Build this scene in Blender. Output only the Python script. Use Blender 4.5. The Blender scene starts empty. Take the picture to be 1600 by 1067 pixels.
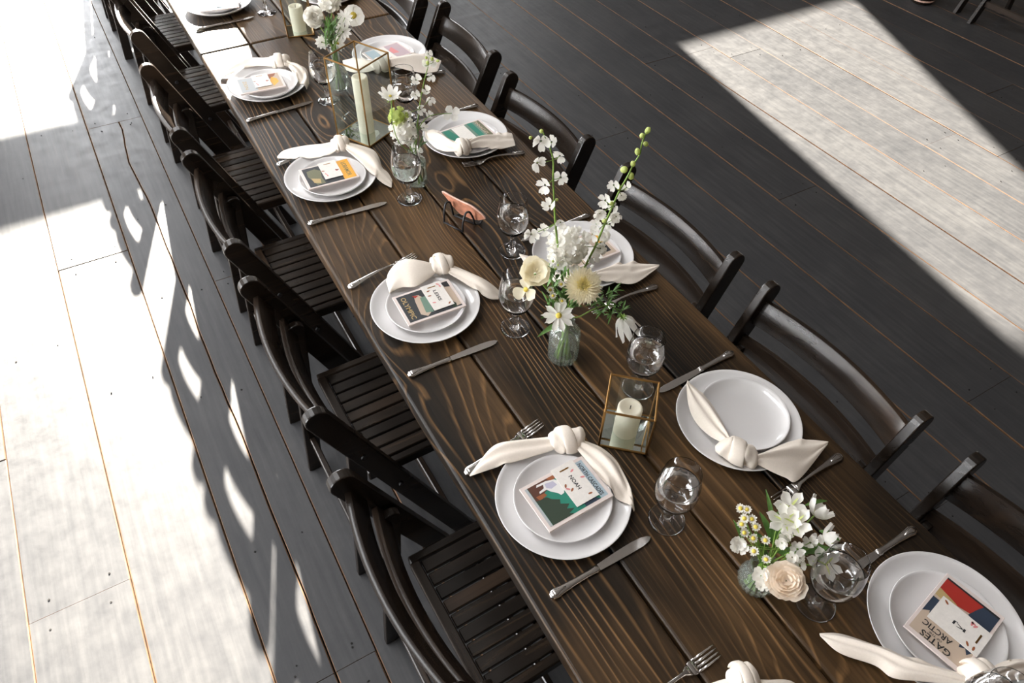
import bpy, bmesh, math, random
from mathutils import Vector, Matrix, noise
PI = math.pi
random.seed(11)
S = bpy.context.scene
COL = S.collection

# ------------------------------------------------------------------ camera
T = 0.76                     # table top height
CAMZ = 2.03                  # camera height above the floor
FPX = 1125.04                # focal length in pixels of the 1600 x 1067 frame
AY = Vector((-0.50128224, -0.64825372, 0.57313457))   # table direction in camera axes (right, down, forward)
AX = Vector((0.86502317, -0.35918079, 0.35031996))
AZ = Vector((0.02123729, -0.67138386, -0.74080544))
cam_d = bpy.data.cameras.new('camera')
cam = bpy.data.objects.new('camera', cam_d)
COL.objects.link(cam)
right = Vector((AX.x, AY.x, AZ.x)); down = Vector((AX.y, AY.y, AZ.y)); fwd = Vector((AX.z, AY.z, AZ.z))
cam.matrix_world = Matrix(((right.x, -down.x, -fwd.x, 0), (right.y, -down.y, -fwd.y, 0), (right.z, -down.z, -fwd.z, CAMZ), (0, 0, 0, 1)))
cam_d.sensor_width = 36
cam_d.lens = FPX * 36 / 1600
cam_d.clip_end = 100
S.camera = cam
cam_d.dof.use_dof = False

# ------------------------------------------------------------------ world, sun, exposure
S.view_settings.view_transform = 'Standard'
S.view_settings.look = 'None'
S.view_settings.gamma = 1.0
S.view_settings.use_curve_mapping = False
S.view_settings.exposure = 1.5
w = bpy.data.worlds.new('daylight'); S.world = w
w.use_nodes = True
bg = w.node_tree.nodes['Background']
bg.inputs['Color'].default_value = (0.97, 0.98, 1.0, 1)
bg.inputs['Strength'].default_value = 6.0
SUN = Vector((-0.42, -2.47, -1.0))          # direction the sunlight travels
sd = bpy.data.lights.new('sun', 'SUN'); sd.energy = 27; sd.angle = 0.0093; sd.color = (1.0, 0.93, 0.82)
so = bpy.data.objects.new('sun', sd); COL.objects.link(so)
so.rotation_euler = SUN.to_track_quat('-Z', 'Y').to_euler()
so.location = (4, 20, 10)
S.cycles.max_bounces = 12
S.cycles.diffuse_bounces = 4
S.cycles.sample_clamp_indirect = 6
S.cycles.blur_glossy = 0.5

def portal(loc, sx, sy, direction):
    l = bpy.data.lights.new('window_portal', 'AREA'); l.shape = 'RECTANGLE'; l.size = sx; l.size_y = sy
    l.cycles.is_portal = True
    o = bpy.data.objects.new('window_portal', l); COL.objects.link(o)
    o.location = loc; o.rotation_euler = Vector(direction).to_track_quat('-Z', 'Z' if abs(direction[2]) < .5 else 'Y').to_euler()

def at(px, py, z=None, y=None, x=None):
    """World point that the photograph shows at a pixel, on a known height / depth."""
    d = Vector((px - 800, py - 533.5, FPX))
    v = Vector((d.dot(AX), d.dot(AY), d.dot(AZ)))
    if z is not None: t = (z - CAMZ) / v.z
    elif y is not None: t = y / v.y
    else: t = x / v.x
    return Vector((0, 0, CAMZ)) + v * t

# ------------------------------------------------------------------ materials
def nodes(name):
    m = bpy.data.materials.new(name); m.use_nodes = True
    nt = m.node_tree
    return m, nt, nt.nodes, nt.links, nt.nodes['Principled BSDF']
def P(name, col, rough=0.5, metal=0.0, spec=0.5, **kw):
    m, nt, N, L, b = nodes(name)
    b.inputs['Base Color'].default_value = (*col, 1)
    b.inputs['Roughness'].default_value = rough
    b.inputs['Metallic'].default_value = metal
    b.inputs['Specular IOR Level'].default_value = spec
    for k, v in kw.items():
        b.inputs[k.replace('_', ' ')].default_value = v
    return m
def vary(m, amt=0.12, scale=40.0):
    """mottle a plain material a little with noise"""
    nt = m.node_tree; N = nt.nodes; L = nt.links; b = N['Principled BSDF']
    c = tuple(b.inputs['Base Color'].default_value)
    tc = N.new('ShaderNodeTexCoord'); n = N.new('ShaderNodeTexNoise'); n.inputs['Scale'].default_value = scale; n.inputs['Detail'].default_value = 4
    L.new(tc.outputs['Object'], n.inputs['Vector'])
    r = N.new('ShaderNodeValToRGB'); r.color_ramp.elements[0].position = .3; r.color_ramp.elements[1].position = .7
    r.color_ramp.elements[0].color = tuple(max(0, x * (1 - amt)) for x in c[:3]) + (1,)
    r.color_ramp.elements[1].color = tuple(min(1, x * (1 + amt)) for x in c[:3]) + (1,)
    L.new(n.outputs['Fac'], r.inputs['Fac']); L.new(r.outputs['Color'], b.inputs['Base Color'])
    return m
def ramp(N, stops):
    r = N.new('ShaderNodeValToRGB'); e = r.color_ramp.elements
    e[0].position, e[0].color = stops[0][0], (*stops[0][1], 1)
    e[1].position, e[1].color = stops[-1][0], (*stops[-1][1], 1)
    for p, c in stops[1:-1]:
        x = e.new(p); x.color = (*c, 1)
    return r
def mth(N, L, op, a, b=None):
    n = N.new('ShaderNodeMath'); n.operation = op
    for i, v in enumerate((a, b)):
        if v is None: continue
        if isinstance(v, (int, float)): n.inputs[i].default_value = v
        else: L.new(v, n.inputs[i])
    return n.outputs[0]

def wood(name, stops, line_col, along='Y', stretch=0.07, rings=30, nscale=3.2, line_amt=0.8, rough=(0.3, 0.5), spec=0.5, bump=0.25, sx=1.0, straight=0.0, ndet=2.2):
    """stained timber: contour lines of a stretched noise are the growth rings, blotches from a second noise"""
    m, nt, N, L, b = nodes(name)
    tc = N.new('ShaderNodeTexCoord'); oi = N.new('ShaderNodeObjectInfo')
    mp = N.new('ShaderNodeMapping')
    sc = {'X': (stretch, sx, sx), 'Y': (sx, stretch, sx), 'Z': (sx, sx, stretch)}[along]
    mp.inputs['Scale'].default_value = sc
    cmb = N.new('ShaderNodeCombineXYZ')
    o1 = mth(N, L, 'MULTIPLY', oi.outputs['Random'], 37.0)
    for i in range(3): L.new(o1, cmb.inputs[i])
    L.new(tc.outputs['Object'], mp.inputs['Vector']); L.new(cmb.outputs[0], mp.inputs['Location'])
    n1 = N.new('ShaderNodeTexNoise'); n1.inputs['Scale'].default_value = nscale; n1.inputs['Detail'].default_value = ndet; n1.inputs['Roughness'].default_value = .45
    L.new(mp.outputs[0], n1.inputs['Vector'])
    v = mth(N, L, 'MULTIPLY', n1.outputs['Fac'], rings)
    if straight:
        sep = N.new('ShaderNodeSeparateXYZ'); L.new(tc.outputs['Object'], sep.inputs[0])
        v = mth(N, L, 'ADD', v, mth(N, L, 'MULTIPLY', sep.outputs['X' if along != 'X' else 'Y'], straight))
        # sparse knots bend the rings round themselves
        mk_ = N.new('ShaderNodeMapping'); mk_.inputs['Scale'].default_value = (4.2, 1.55, 1)
        L.new(tc.outputs['Object'], mk_.inputs['Vector']); L.new(cmb.outputs[0], mk_.inputs['Location'])
        vo = N.new('ShaderNodeTexVoronoi'); vo.inputs['Scale'].default_value = 1.0; vo.voronoi_dimensions = '2D'; L.new(mk_.outputs[0], vo.inputs['Vector'])
        d2_ = mth(N, L, 'MULTIPLY', vo.outputs['Distance'], vo.outputs['Distance'])
        kb = mth(N, L, 'POWER', 2.71828, mth(N, L, 'MULTIPLY', d2_, -22.0))
        v = mth(N, L, 'ADD', v, mth(N, L, 'MULTIPLY', kb, 3.2))
        n5 = N.new('ShaderNodeTexNoise'); n5.inputs['Scale'].default_value = 9; n5.inputs['Detail'].default_value = 2
        L.new(mp.outputs[0], n5.inputs['Vector']); v = mth(N, L, 'ADD', v, mth(N, L, 'MULTIPLY', n5.outputs['Fac'], 5.0))
    fr = mth(N, L, 'FRACT', v)
    # thin pale early-wood line on each ring
    r1 = ramp(N, [(0.0, (0, 0, 0)), (0.68, (0.03, 0.03, 0.03)), (0.88, (0.9, 0.9, 0.9)), (0.94, (0.6, 0.6, 0.6)), (1.0, (0, 0, 0))])
    L.new(fr, r1.inputs['Fac'])
    n2 = N.new('ShaderNodeTexNoise'); n2.inputs['Scale'].default_value = nscale * .9; n2.inputs['Detail'].default_value = 5
    mp2 = N.new('ShaderNodeMapping'); mp2.inputs['Scale'].default_value = tuple(1.2 if s == sx else s * 4.0 for s in sc)
    L.new(tc.outputs['Object'], mp2.inputs['Vector']); L.new(cmb.outputs[0], mp2.inputs['Location']); L.new(mp2.outputs[0], n2.inputs['Vector'])
    rc = ramp(N, stops); L.new(n2.outputs['Fac'], rc.inputs['Fac'])
    # fine fibres
    n3 = N.new('ShaderNodeTexNoise'); n3.inputs['Scale'].default_value = 130; n3.inputs['Detail'].default_value = 3
    mp3 = N.new('ShaderNodeMapping'); mp3.inputs['Scale'].default_value = tuple(1.0 if s == sx else .025 for s in sc)
    L.new(tc.outputs['Object'], mp3.inputs['Vector']); L.new(mp3.outputs[0], n3.inputs['Vector'])
    # ring lines fade in and out
    n4 = N.new('ShaderNodeTexNoise'); n4.inputs['Scale'].default_value = 5; n4.inputs['Detail'].default_value = 2
    L.new(mp.outputs[0], n4.inputs['Vector'])
    r4 = ramp(N, [(0.38, (0.10,) * 3), (0.62, (1,) * 3)]); L.new(n4.outputs['Fac'], r4.inputs['Fac'])
    f1 = mth(N, L, 'MULTIPLY', r1.outputs['Color'], r4.outputs['Color'])
    f2 = mth(N, L, 'MULTIPLY', f1, mth(N, L, 'MULTIPLY', n3.outputs['Fac'], 2 * line_amt))
    mx = N.new('ShaderNodeMix'); mx.data_type = 'RGBA'; mx.clamp_factor = True
    L.new(f2, mx.inputs['Factor']); L.new(rc.outputs['Color'], mx.inputs['A']); mx.inputs['B'].default_value = (*line_col, 1)
    mx2 = N.new('ShaderNodeMix'); mx2.data_type = 'RGBA'; mx2.blend_type = 'MULTIPLY'; mx2.inputs['Factor'].default_value = .7
    r3 = ramp(N, [(0.3, (0.45,) * 3), (0.62, (1.1,) * 3)]); L.new(n3.outputs['Fac'], r3.inputs['Fac'])
    L.new(mx.outputs['Result'], mx2.inputs['A']); L.new(r3.outputs['Color'], mx2.inputs['B'])
    L.new(mx2.outputs['Result'], b.inputs['Base Color'])
    rr = N.new('ShaderNodeMapRange'); rr.inputs['To Min'].default_value = rough[0]; rr.inputs['To Max'].default_value = rough[1]
    L.new(n2.outputs['Fac'], rr.inputs['Value']); L.new(rr.outputs[0], b.inputs['Roughness'])
    b.inputs['Specular IOR Level'].default_value = spec
    bp = N.new('ShaderNodeBump'); bp.inputs['Strength'].default_value = bump; bp.inputs['Distance'].default_value = .002
    hh = mth(N, L, 'ADD', mth(N, L, 'MULTIPLY', n3.outputs['Fac'], .6), f1)
    L.new(hh, bp.inputs['Height']); L.new(bp.outputs[0], b.inputs['Normal'])
    return m

M = {}
M['table'] = wood('stained_table_wood', [(0.3, (0.006, 0.0045, 0.003)), (0.47, (0.019, 0.012, 0.0065)), (0.68, (0.10, 0.055, 0.022))], (0.22, 0.12, 0.048), 'Y', rough=(0.36, 0.5), line_amt=1.15, spec=.3, straight=62.0, rings=24, nscale=3.2, stretch=.12, ndet=1.0)
M['chair'] = wood('dark_chair_wood', [(0.3, (0.007, 0.0055, 0.0045)), (0.6, (0.018, 0.012, 0.008)), (0.8, (0.05, 0.028, 0.015))], (0.05, 0.030, 0.017), 'X', rough=(0.20, 0.34), line_amt=.5, bump=.06, spec=.5)
M['chair_y'] = wood('dark_chair_wood_cross', [(0.3, (0.007, 0.0055, 0.0045)), (0.6, (0.030, 0.020, 0.014)), (0.8, (0.075, 0.046, 0.027))], (0.055, 0.034, 0.020), 'Y', rough=(0.20, 0.34), line_amt=.5, bump=.06, spec=.5)
M['board_edge'] = vary(P('bare_board_edge', (0.15, 0.080, 0.038), .8), .35, 18)
M['dark'] = P('dark_gap', (0.006, 0.005, 0.004), .9)
M['siding'] = wood('brown_barn_siding', [(0.3, (0.10, 0.07, 0.045)), (0.5, (0.16, 0.11, 0.07)), (0.7, (0.22, 0.16, 0.10))], (0.2, 0.14, 0.09), 'Z', rough=(.6, .8))
M['ceil'] = wood('barn_ceiling_wood', [(0.3, (0.30, 0.27, 0.24)), (0.5, (0.36, 0.33, 0.3)), (0.7, (0.42, 0.39, 0.36))], (0.34, 0.3, 0.26), 'Y', rough=(.6, .8))

def floor_paint():
    m, nt, N, L, b = nodes('worn_grey_floor_paint')
    tc = N.new('ShaderNodeTexCoord'); oi = N.new('ShaderNodeObjectInfo')
    n1 = N.new('ShaderNodeTexNoise'); n1.inputs['Scale'].default_value = 2.6; n1.inputs['Detail'].default_value = 6; n1.inputs['Roughness'].default_value = .62
    L.new(tc.outputs['Object'], n1.inputs['Vector'])
    n2 = N.new('ShaderNodeTexNoise'); n2.inputs['Scale'].default_value = 60; n2.inputs['Detail'].default_value = 4
    mp = N.new('ShaderNodeMapping'); mp.inputs['Scale'].default_value = (1, .06, 1)
    L.new(tc.outputs['Object'], mp.inputs['Vector']); L.new(mp.outputs[0], n2.inputs['Vector'])
    n3 = N.new('ShaderNodeTexNoise'); n3.inputs['Scale'].default_value = 14; n3.inputs['Detail'].default_value = 8; n3.inputs['Roughness'].default_value = .75
    L.new(tc.outputs['Object'], n3.inputs['Vector'])
    s = mth(N, L, 'ADD', mth(N, L, 'MULTIPLY', n1.outputs['Fac'], .3), mth(N, L, 'ADD', mth(N, L, 'MULTIPLY', n2.outputs['Fac'], .42), mth(N, L, 'MULTIPLY', n3.outputs['Fac'], .28)))
    s = mth(N, L, 'ADD', s, mth(N, L, 'MULTIPLY', mth(N, L, 'SUBTRACT', oi.outputs['Random'], .5), .10))
    r = ramp(N, [(0.34, (0.038, 0.039, 0.042)), (0.5, (0.055, 0.055, 0.057)), (0.66, (0.078, 0.077, 0.077))])
    L.new(s, r.inputs['Fac']); L.new(r.outputs['Color'], b.inputs['Base Color'])
    rr = N.new('ShaderNodeMapRange'); rr.inputs['From Min'].default_value = .35; rr.inputs['From Max'].default_value = .65
    rr.inputs['To Min'].default_value = .40; rr.inputs['To Max'].default_value = .56
    L.new(n3.outputs['Fac'], rr.inputs['Value']); L.new(rr.outputs[0], b.inputs['Roughness'])
    b.inputs['Specular IOR Level'].default_value = .27
    bp = N.new('ShaderNodeBump'); bp.inputs['Strength'].default_value = .25; bp.inputs['Distance'].default_value = .003
    L.new(s, bp.inputs['Height']); L.new(bp.outputs[0], b.inputs['Normal'])
    return m
M['floor'] = floor_paint()
M['porcelain'] = P('white_porcelain', (0.80, 0.785, 0.78), .08, 0, .5)
M['cloth'] = vary(P('ivory_napkin_cloth', (0.85, 0.765, 0.67), .6, 0, .3, Sheen_Weight=.1), .03, 300)
M['silver'] = P('flatware_steel', (0.62, 0.60, 0.58), .16, 1.0)
M['brass'] = P('aged_brass', (0.42, 0.24, 0.085), .35, 1.0)
M['wick'] = P('charred_wick', (0.03, 0.025, 0.02), .9)
M['mirror'] = P('mirror_plate', (0.80, 0.85, 0.83), .03, 1.0)
M['blackmetal'] = P('black_wire', (0.012, 0.012, 0.014), .45, 0, .5)
M['agate'] = vary(P('pink_stone', (0.62, 0.27, 0.17), .35, 0, .5), .3, 50)
M['agate_rim'] = vary(P('pale_stone_rim', (0.80, 0.52, 0.42), .3), .2, 90)
M['glass'] = P('clear_glass', (1, 1, 1), .0, 0, .5, Transmission_Weight=1.0, IOR=1.46)
M['greenglass'] = P('pressed_glass', (0.95, 0.99, 0.96), .03, 0, .5, Transmission_Weight=.95, IOR=1.46)
M['water'] = P('still_water', (1, 1, 1), .0, 0, .5, Transmission_Weight=1.0, IOR=1.33)
def pane():
    m, nt, N, L, b = nodes('lantern_pane_glass')
    t = N.new('ShaderNodeBsdfTransparent'); t.inputs['Color'].default_value = (.95, .97, .96, 1)
    g = N.new('ShaderNodeBsdfGlossy'); g.inputs['Roughness'].default_value = .01
    lw = N.new('ShaderNodeLayerWeight'); lw.inputs['Blend'].default_value = .5
    f = mth(N, L, 'ADD', mth(N, L, 'MULTIPLY', mth(N, L, 'POWER', lw.outputs['Facing'], 4.0), .6), .035)
    x = N.new('ShaderNodeMixShader'); L.new(f, x.inputs[0]); L.new(t.outputs[0], x.inputs[1]); L.new(g.outputs[0], x.inputs[2])
    L.new(x.outputs[0], N['Material Output'].inputs['Surface'])
    return m
M['pane'] = pane()
def ribbed_glass():
    m, nt, N, L, b = nodes('thin_ribbed_glass')
    t = N.new('ShaderNodeBsdfTransparent'); t.inputs['Color'].default_value = (.95, .98, .955, 1)
    g = N.new('ShaderNodeBsdfGlossy'); g.inputs['Roughness'].default_value = .08
    d = N.new('ShaderNodeBsdfDiffuse'); d.inputs['Color'].default_value = (.88, .94, .89, 1)
    lw = N.new('ShaderNodeLayerWeight'); lw.inputs['Blend'].default_value = .5
    f = mth(N, L, 'ADD', mth(N, L, 'MULTIPLY', mth(N, L, 'POWER', lw.outputs['Facing'], 2.2), .55), .04)
    x0 = N.new('ShaderNodeMixShader'); x0.inputs[0].default_value = .07; L.new(t.outputs[0], x0.inputs[1]); L.new(d.outputs[0], x0.inputs[2])
    x = N.new('ShaderNodeMixShader'); L.new(f, x.inputs[0]); L.new(x0.outputs[0], x.inputs[1]); L.new(g.outputs[0], x.inputs[2])
    L.new(x.outputs[0], N['Material Output'].inputs['Surface'])
    return m
M['ribbed'] = ribbed_glass()
def petal_mat(name, c, amt=.05):
    m = vary(P(name, c, .6, 0, .3), amt, 120)
    nt = m.node_tree; N = nt.nodes; L = nt.links; b = N['Principled BSDF']
    t = N.new('ShaderNodeBsdfTranslucent'); t.inputs['Color'].default_value = (*c, 1)
    x = N.new('ShaderNodeMixShader'); x.inputs[0].default_value = .35
    L.new(b.outputs[0], x.inputs[1]); L.new(t.outputs[0], x.inputs[2]); L.new(x.outputs[0], N['Material Output'].inputs['Surface'])
    return m
M['wax'] = petal_mat('ivory_candle_wax', (0.92, 0.87, 0.74), .02)
M['petal'] = petal_mat('white_petal', (0.93, 0.91, 0.85))
M['petal_cream'] = petal_mat('cream_petal', (0.98, 0.91, 0.72))
M['petal_yellow'] = petal_mat('yellow_petal', (0.93, 0.84, 0.46))
M['petal_blush'] = petal_mat('blush_petal', (0.95, 0.85, 0.73))
M['petal_lime'] = petal_mat('lime_petal', (0.66, 0.74, 0.28), .2)
M['yellow'] = vary(P('yellow_floret_centre', (0.74, 0.58, 0.09), .7), .25, 300)
M['stem'] = vary(P('green_stem', (0.20, 0.33, 0.055), .5), .25, 60)
M['leaf'] = vary(P('green_leaf', (0.10, 0.21, 0.045), .5), .35, 60)
M['paper'] = P('pale_pink_card', (0.78, 0.68, 0.64), .6)
M['tag'] = vary(P('petal_flecked_paper', (0.82, 0.78, 0.73), .7), .04, 200)
def ink(name, c): 
    M[name] = P(name, c, .55)
for nm, c in dict(ink_black=(.02, .02, .022), ink_charcoal=(.035, .038, .042), ink_teal=(.02, .22, .15), ink_forest=(.03, .05, .03), ink_rust=(.32, .10, .035), ink_brown=(.10, .035, .02),
                  ink_sky=(.42, .52, .58), ink_lavender=(.52, .50, .62), ink_white=(.80, .78, .76), ink_gold=(.50, .36, .16), ink_orange=(.85, .42, .05), ink_olive=(.16, .16, .09),
                  ink_grey=(.45, .47, .48), ink_red=(.42, .03, .02), ink_navy=(.03, .045, .075), ink_tan=(.56, .44, .34), ink_pink=(.75, .28, .28), ink_mauve=(.55, .42, .45), ink_sage=(.16, .26, .20)).items():
    ink(nm, c)

# ------------------------------------------------------------------ mesh helpers
def link(o, parent=None):
    COL.objects.link(o)
    if parent is not None: o.parent = parent
    return o
def mk(name, verts, faces, mat, parent=None, smooth=False, mats=None, fm=None):
    me = bpy.data.meshes.new(name); me.from_pydata([tuple(v) for v in verts], [], faces); me.update()
    for m in (mats or [mat]): me.materials.append(M[m])
    if fm:
        for p, i in zip(me.polygons, fm): p.material_index = i
    if smooth:
        for p in me.polygons: p.use_smooth = True
    return link(bpy.data.objects.new(name, me), parent)
def from_bm(name, bm, mat, parent=None, smooth=False):
    bmesh.ops.recalc_face_normals(bm, faces=bm.faces)
    me = bpy.data.meshes.new(name); bm.to_mesh(me); bm.free(); me.materials.append(M[mat])
    if smooth:
        for p in me.polygons: p.use_smooth = True
        if smooth == 'edge': me.set_sharp_from_angle(angle=.5)
    return link(bpy.data.objects.new(name, me), parent)
def empty(name, loc=(0, 0, 0), rz=0.0):
    o = bpy.data.objects.new(name, None); o.empty_display_size = .05
    o.location = loc; o.rotation_euler = (0, 0, rz)
    return link(o)
def tag(o, label, cat, group=None, kind=None):
    o['label'] = label; o['category'] = cat
    if group: o['group'] = group
    if kind: o['kind'] = kind
    return o
def struct(o, label=None):
    o['kind'] = 'structure'
    if label: o['label'] = label
    return o
def dup(root, loc, rz=0.0):
    r = root.copy(); COL.objects.link(r); r.location = loc; r.rotation_euler = (0, 0, rz)
    for ch in list(root.children):
        c = ch.copy(); COL.objects.link(c); c.parent = r
        for g in ch.children:
            d = g.copy(); COL.objects.link(d); d.parent = c
    return r
def bevel(bm, off, seg=1):
    bmesh.ops.bevel(bm, geom=list(bm.edges), offset=off, segments=seg, affect='EDGES', profile=.5, clamp_overlap=True)
def box_bm(c, s, bev=0.0, seg=1):
    bm = bmesh.new(); bmesh.ops.create_cube(bm, size=1.0)
    for v in bm.verts: v.co = Vector((v.co.x * s[0], v.co.y * s[1], v.co.z * s[2])) + Vector(c)
    if bev: bevel(bm, bev, seg)
    return bm
def box(name, c, s, mat, parent=None, bev=0.0, seg=1):
    return from_bm(name, box_bm(c, s, bev, seg), mat, parent)
def prism_bm(pts, off, bev=0.0):
    """extrude a planar polygon (3-D points) by the vector off"""
    bm = bmesh.new(); off = Vector(off)
    a = [bm.verts.new(Vector(p)) for p in pts]; b = [bm.verts.new(Vector(p) + off) for p in pts]
    bm.faces.new(a); bm.faces.new(b[::-1]); n = len(pts)
    for i in range(n): bm.faces.new((a[i], a[(i + 1) % n], b[(i + 1) % n], b[i]))
    bmesh.ops.recalc_face_normals(bm, faces=bm.faces)
    if bev:
        es = [e for e in bm.edges if len(e.link_faces) == 2 and e.calc_face_angle(0) > .9]
        bmesh.ops.bevel(bm, geom=es, offset=bev, segments=2, affect='EDGES', profile=.5, clamp_overlap=True)
    return bm
def lathe(name, prof, mat, parent=None, n=40, closed=True, rib=0, ribamp=0.0, ribz=(-9, 9), loc=(0, 0, 0)):
    vs, fs = [], []; k = len(prof); lx, ly, lz = loc
    for i in range(n):
        a = 2 * PI * i / n
        for r, z in prof:
            rr = r
            if rib and ribz[0] < z < ribz[1] and r > .004: rr = r + ribamp * math.cos(rib * a)
            vs.append((lx + rr * math.cos(a), ly + rr * math.sin(a), lz + z))
    for i in range(n):
        j = (i + 1) % n
        for q in range(k if closed else k - 1):
            p = (q + 1) % k
            fs.append((i * k + q, j * k + q, j * k + p, i * k + p))
    bm = bmesh.new(); V = [bm.verts.new(v) for v in vs]
    for f in fs:
        try: bm.faces.new([V[i] for i in f])
        except ValueError: pass
    bmesh.ops.remove_doubles(bm, verts=bm.verts, dist=1e-6)
    bmesh.ops.dissolve_degenerate(bm, dist=1e-7, edges=bm.edges)
    return from_bm(name, bm, mat, parent, True)
def spline(pts, n):
    """Catmull-Rom through points, n samples"""
    pts = [Vector(p) for p in pts]; out = []; m = len(pts) - 1
    for i in range(n):
        t = i / (n - 1) * m; k = min(int(t), m - 1); u = t - k
        p1, p2 = pts[k], pts[k + 1]; p0 = pts[k - 1] if k else p1 * 2 - p2; p3 = pts[k + 2] if k + 2 <= m else p2 * 2 - p1
        out.append(.5 * ((2 * p1) + (p2 - p0) * u + (2 * p0 - 5 * p1 + 4 * p2 - p3) * u * u + (3 * p1 - p0 - 3 * p2 + p3) * u ** 3))
    return out
def tube_geo(path, rad, n=6, vs=None, fs=None):
    vs = [] if vs is None else vs; fs = [] if fs is None else fs; base = len(vs)
    m = len(path); up = Vector((.123, .31, .94))
    for i, p in enumerate(path):
        d = (path[min(i + 1, m - 1)] - path[max(i - 1, 0)]).normalized()
        a = d.cross(up)
        if a.length < 1e-3: a = d.cross(Vector((1, 0, 0)))
        a.normalize(); b = d.cross(a)
        r = rad[i] if isinstance(rad, (list, tuple)) else rad
        for k in range(n):
            t = 2 * PI * k / n; vs.append(p + a * (r * math.cos(t)) + b * (r * math.sin(t)))
    for i in range(m - 1):
        for k in range(n):
            l = (k + 1) % n; fs.append((base + i * n + k, base + i * n + l, base + (i + 1) * n + l, base + (i + 1) * n + k))
    fs.append(tuple(base + k for k in range(n))[::-1]); fs.append(tuple(base + (m - 1) * n + k for k in range(n)))
    return vs, fs
def tube(name, path, rad, mat, parent=None, n=6):
    vs, fs = tube_geo([Vector(p) for p in path], rad, n)
    return mk(name, vs, fs, mat, parent, True)
def loft(name, stations, mat, parent=None, n=12):
    """stations: (centre, half-width vector, half-height vector)"""
    vs, fs = [], []; m = len(stations)
    for c, a, b in stations:
        for k in range(n):
            t = 2 * PI * k / n; vs.append(Vector(c) + Vector(a) * math.cos(t) + Vector(b) * math.sin(t))
    for i in range(m - 1):
        for k in range(n):
            l = (k + 1) % n; fs.append((i * n + k, i * n + l, (i + 1) * n + l, (i + 1) * n + k))
    fs.append(tuple(range(n))[::-1]); fs.append(tuple((m - 1) * n + k for k in range(n)))
    return mk(name, vs, fs, mat, parent, True)

# ------------------------------------------------------------------ floor: every board a piece of the floor
X0, X1, Y0, Y1 = -5.0, 9.6, -4.5, 9.0
sub = box('floor', ((X0 + X1) / 2, (Y0 + Y1) / 2, -.06), (X1 - X0 + .4, Y1 - Y0 + .4, .05), 'dark')
struct(sub, 'grey painted plank floor of a barn')
edges = [-.741, -.472, -.198]
e = -.741
while e > X0 + .3: e -= .268; edges.insert(0, e)
edges += [.065 + i * (2.005 - .065) / 8 for i in range(9)] + [2.243, 2.5, 2.752]
while edges[-1] < X1 - .3: edges.append(edges[-1] + .252)
known = {-.741: [1.304], -.198: [3.872], 2.005: [2.562], 2.243: [.521], 2.5: [1.738], 2.752: [3.10]}
nails = []
def plank(x0, x1, y0, y1, wav=None):
    """one board: painted top, bare brown arris; wav = side ('l'/'r') that follows the crack"""
    g = .0014; dz = random.uniform(-.0012, .0012); n = 2 if not wav else 40
    xs0, xs1 = [], []; ys = [y0 + g * .6 + (y1 - y0 - g * 1.2) * i / (n - 1) for i in range(n)]
    for y in ys:
        c = 0
        if wav:
            c = -.052 + .010 * noise.noise(Vector((0, y * 1.7, 3))) + .004 * noise.noise(Vector((0, y * 7, 9))) - .02 * max(0, 1 - abs(y - 3.5) / .5) * math.sin((y - 3.1) * 5)
        xs0.append(c + .0022 if wav == 'l' else x0 + g); xs1.append(c - .0022 if wav == 'r' else x1 - g)
    bv = random.uniform(.0012, .0036); bl = random.uniform(.001, .0032)
    vs, fs, fm = [], [], []
    for i, y in enumerate(ys):
        yy = y
        vs += [(xs0[i], yy, -.032), (xs0[i], yy, dz - bl), (xs0[i] + bv, yy, dz), (xs1[i] - bl, yy, dz), (xs1[i], yy, dz - bv), (xs1[i], yy, -.032)]
    for i in range(n - 1):
        a, b = i * 6, (i + 1) * 6
        for k in range(5):
            fs.append((a + k, a + k + 1, b + k + 1, b + k)); fm.append(0 if k == 2 else 1)
    fs.append(tuple(range(6))); fm.append(1); fs.append(tuple((n - 1) * 6 + k for k in range(6))[::-1]); fm.append(1)
    # flip to outward
    fs = [f[::-1] for f in fs]
    o = mk('plank', vs, fs, None, sub, False, ['floor', 'board_edge'], fm)
    w_ = x1 - x0
    for yy in (y0 + .05, y1 - .05):
        for q in (.2, .8): nails.append((x0 + w_ * q + random.uniform(-.012, .012), yy + random.uniform(-.02, .02)))
    y = y0 + .45
    while y < y1 - .3:
        for q in ((.25, .78) if random.random() < .4 else ()): nails.append((x0 + w_ * q + random.uniform(-.015, .015), y + random.uniform(-.05, .05)))
        y += .61
    return o
for i in range(len(edges) - 1):
    x0, x1 = edges[i], edges[i + 1]
    js = []
    for k, v in known.items():
        if abs(k - x0) < 1e-4: js = list(v)
    if not js: js = [random.uniform(-1.5, 7)]
    while js[-1] < Y1 - .8: js.append(js[-1] + random.uniform(2.6, 4.2))
    while js[0] > Y0 + .8: js.insert(0, js[0] - random.uniform(2.6, 4.2))
    js[0] = Y0; js[-1] = Y1
    for a, b in zip(js[:-1], js[1:]):
        if abs(x0 + .198) < 1e-4 and a < 2.0 < b + 0 and b < 4.2:
            plank(x0, x1, a, b, 'r'); plank(x0, x1, a, b, 'l')
        elif abs(x0 + .198) < 1e-4 and b < 4.2:
            plank(x0, x1, a, b, 'r'); plank(x0, x1, a, b, 'l')
        else: plank(x0, x1, a, b)
bm = bmesh.new()
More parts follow.
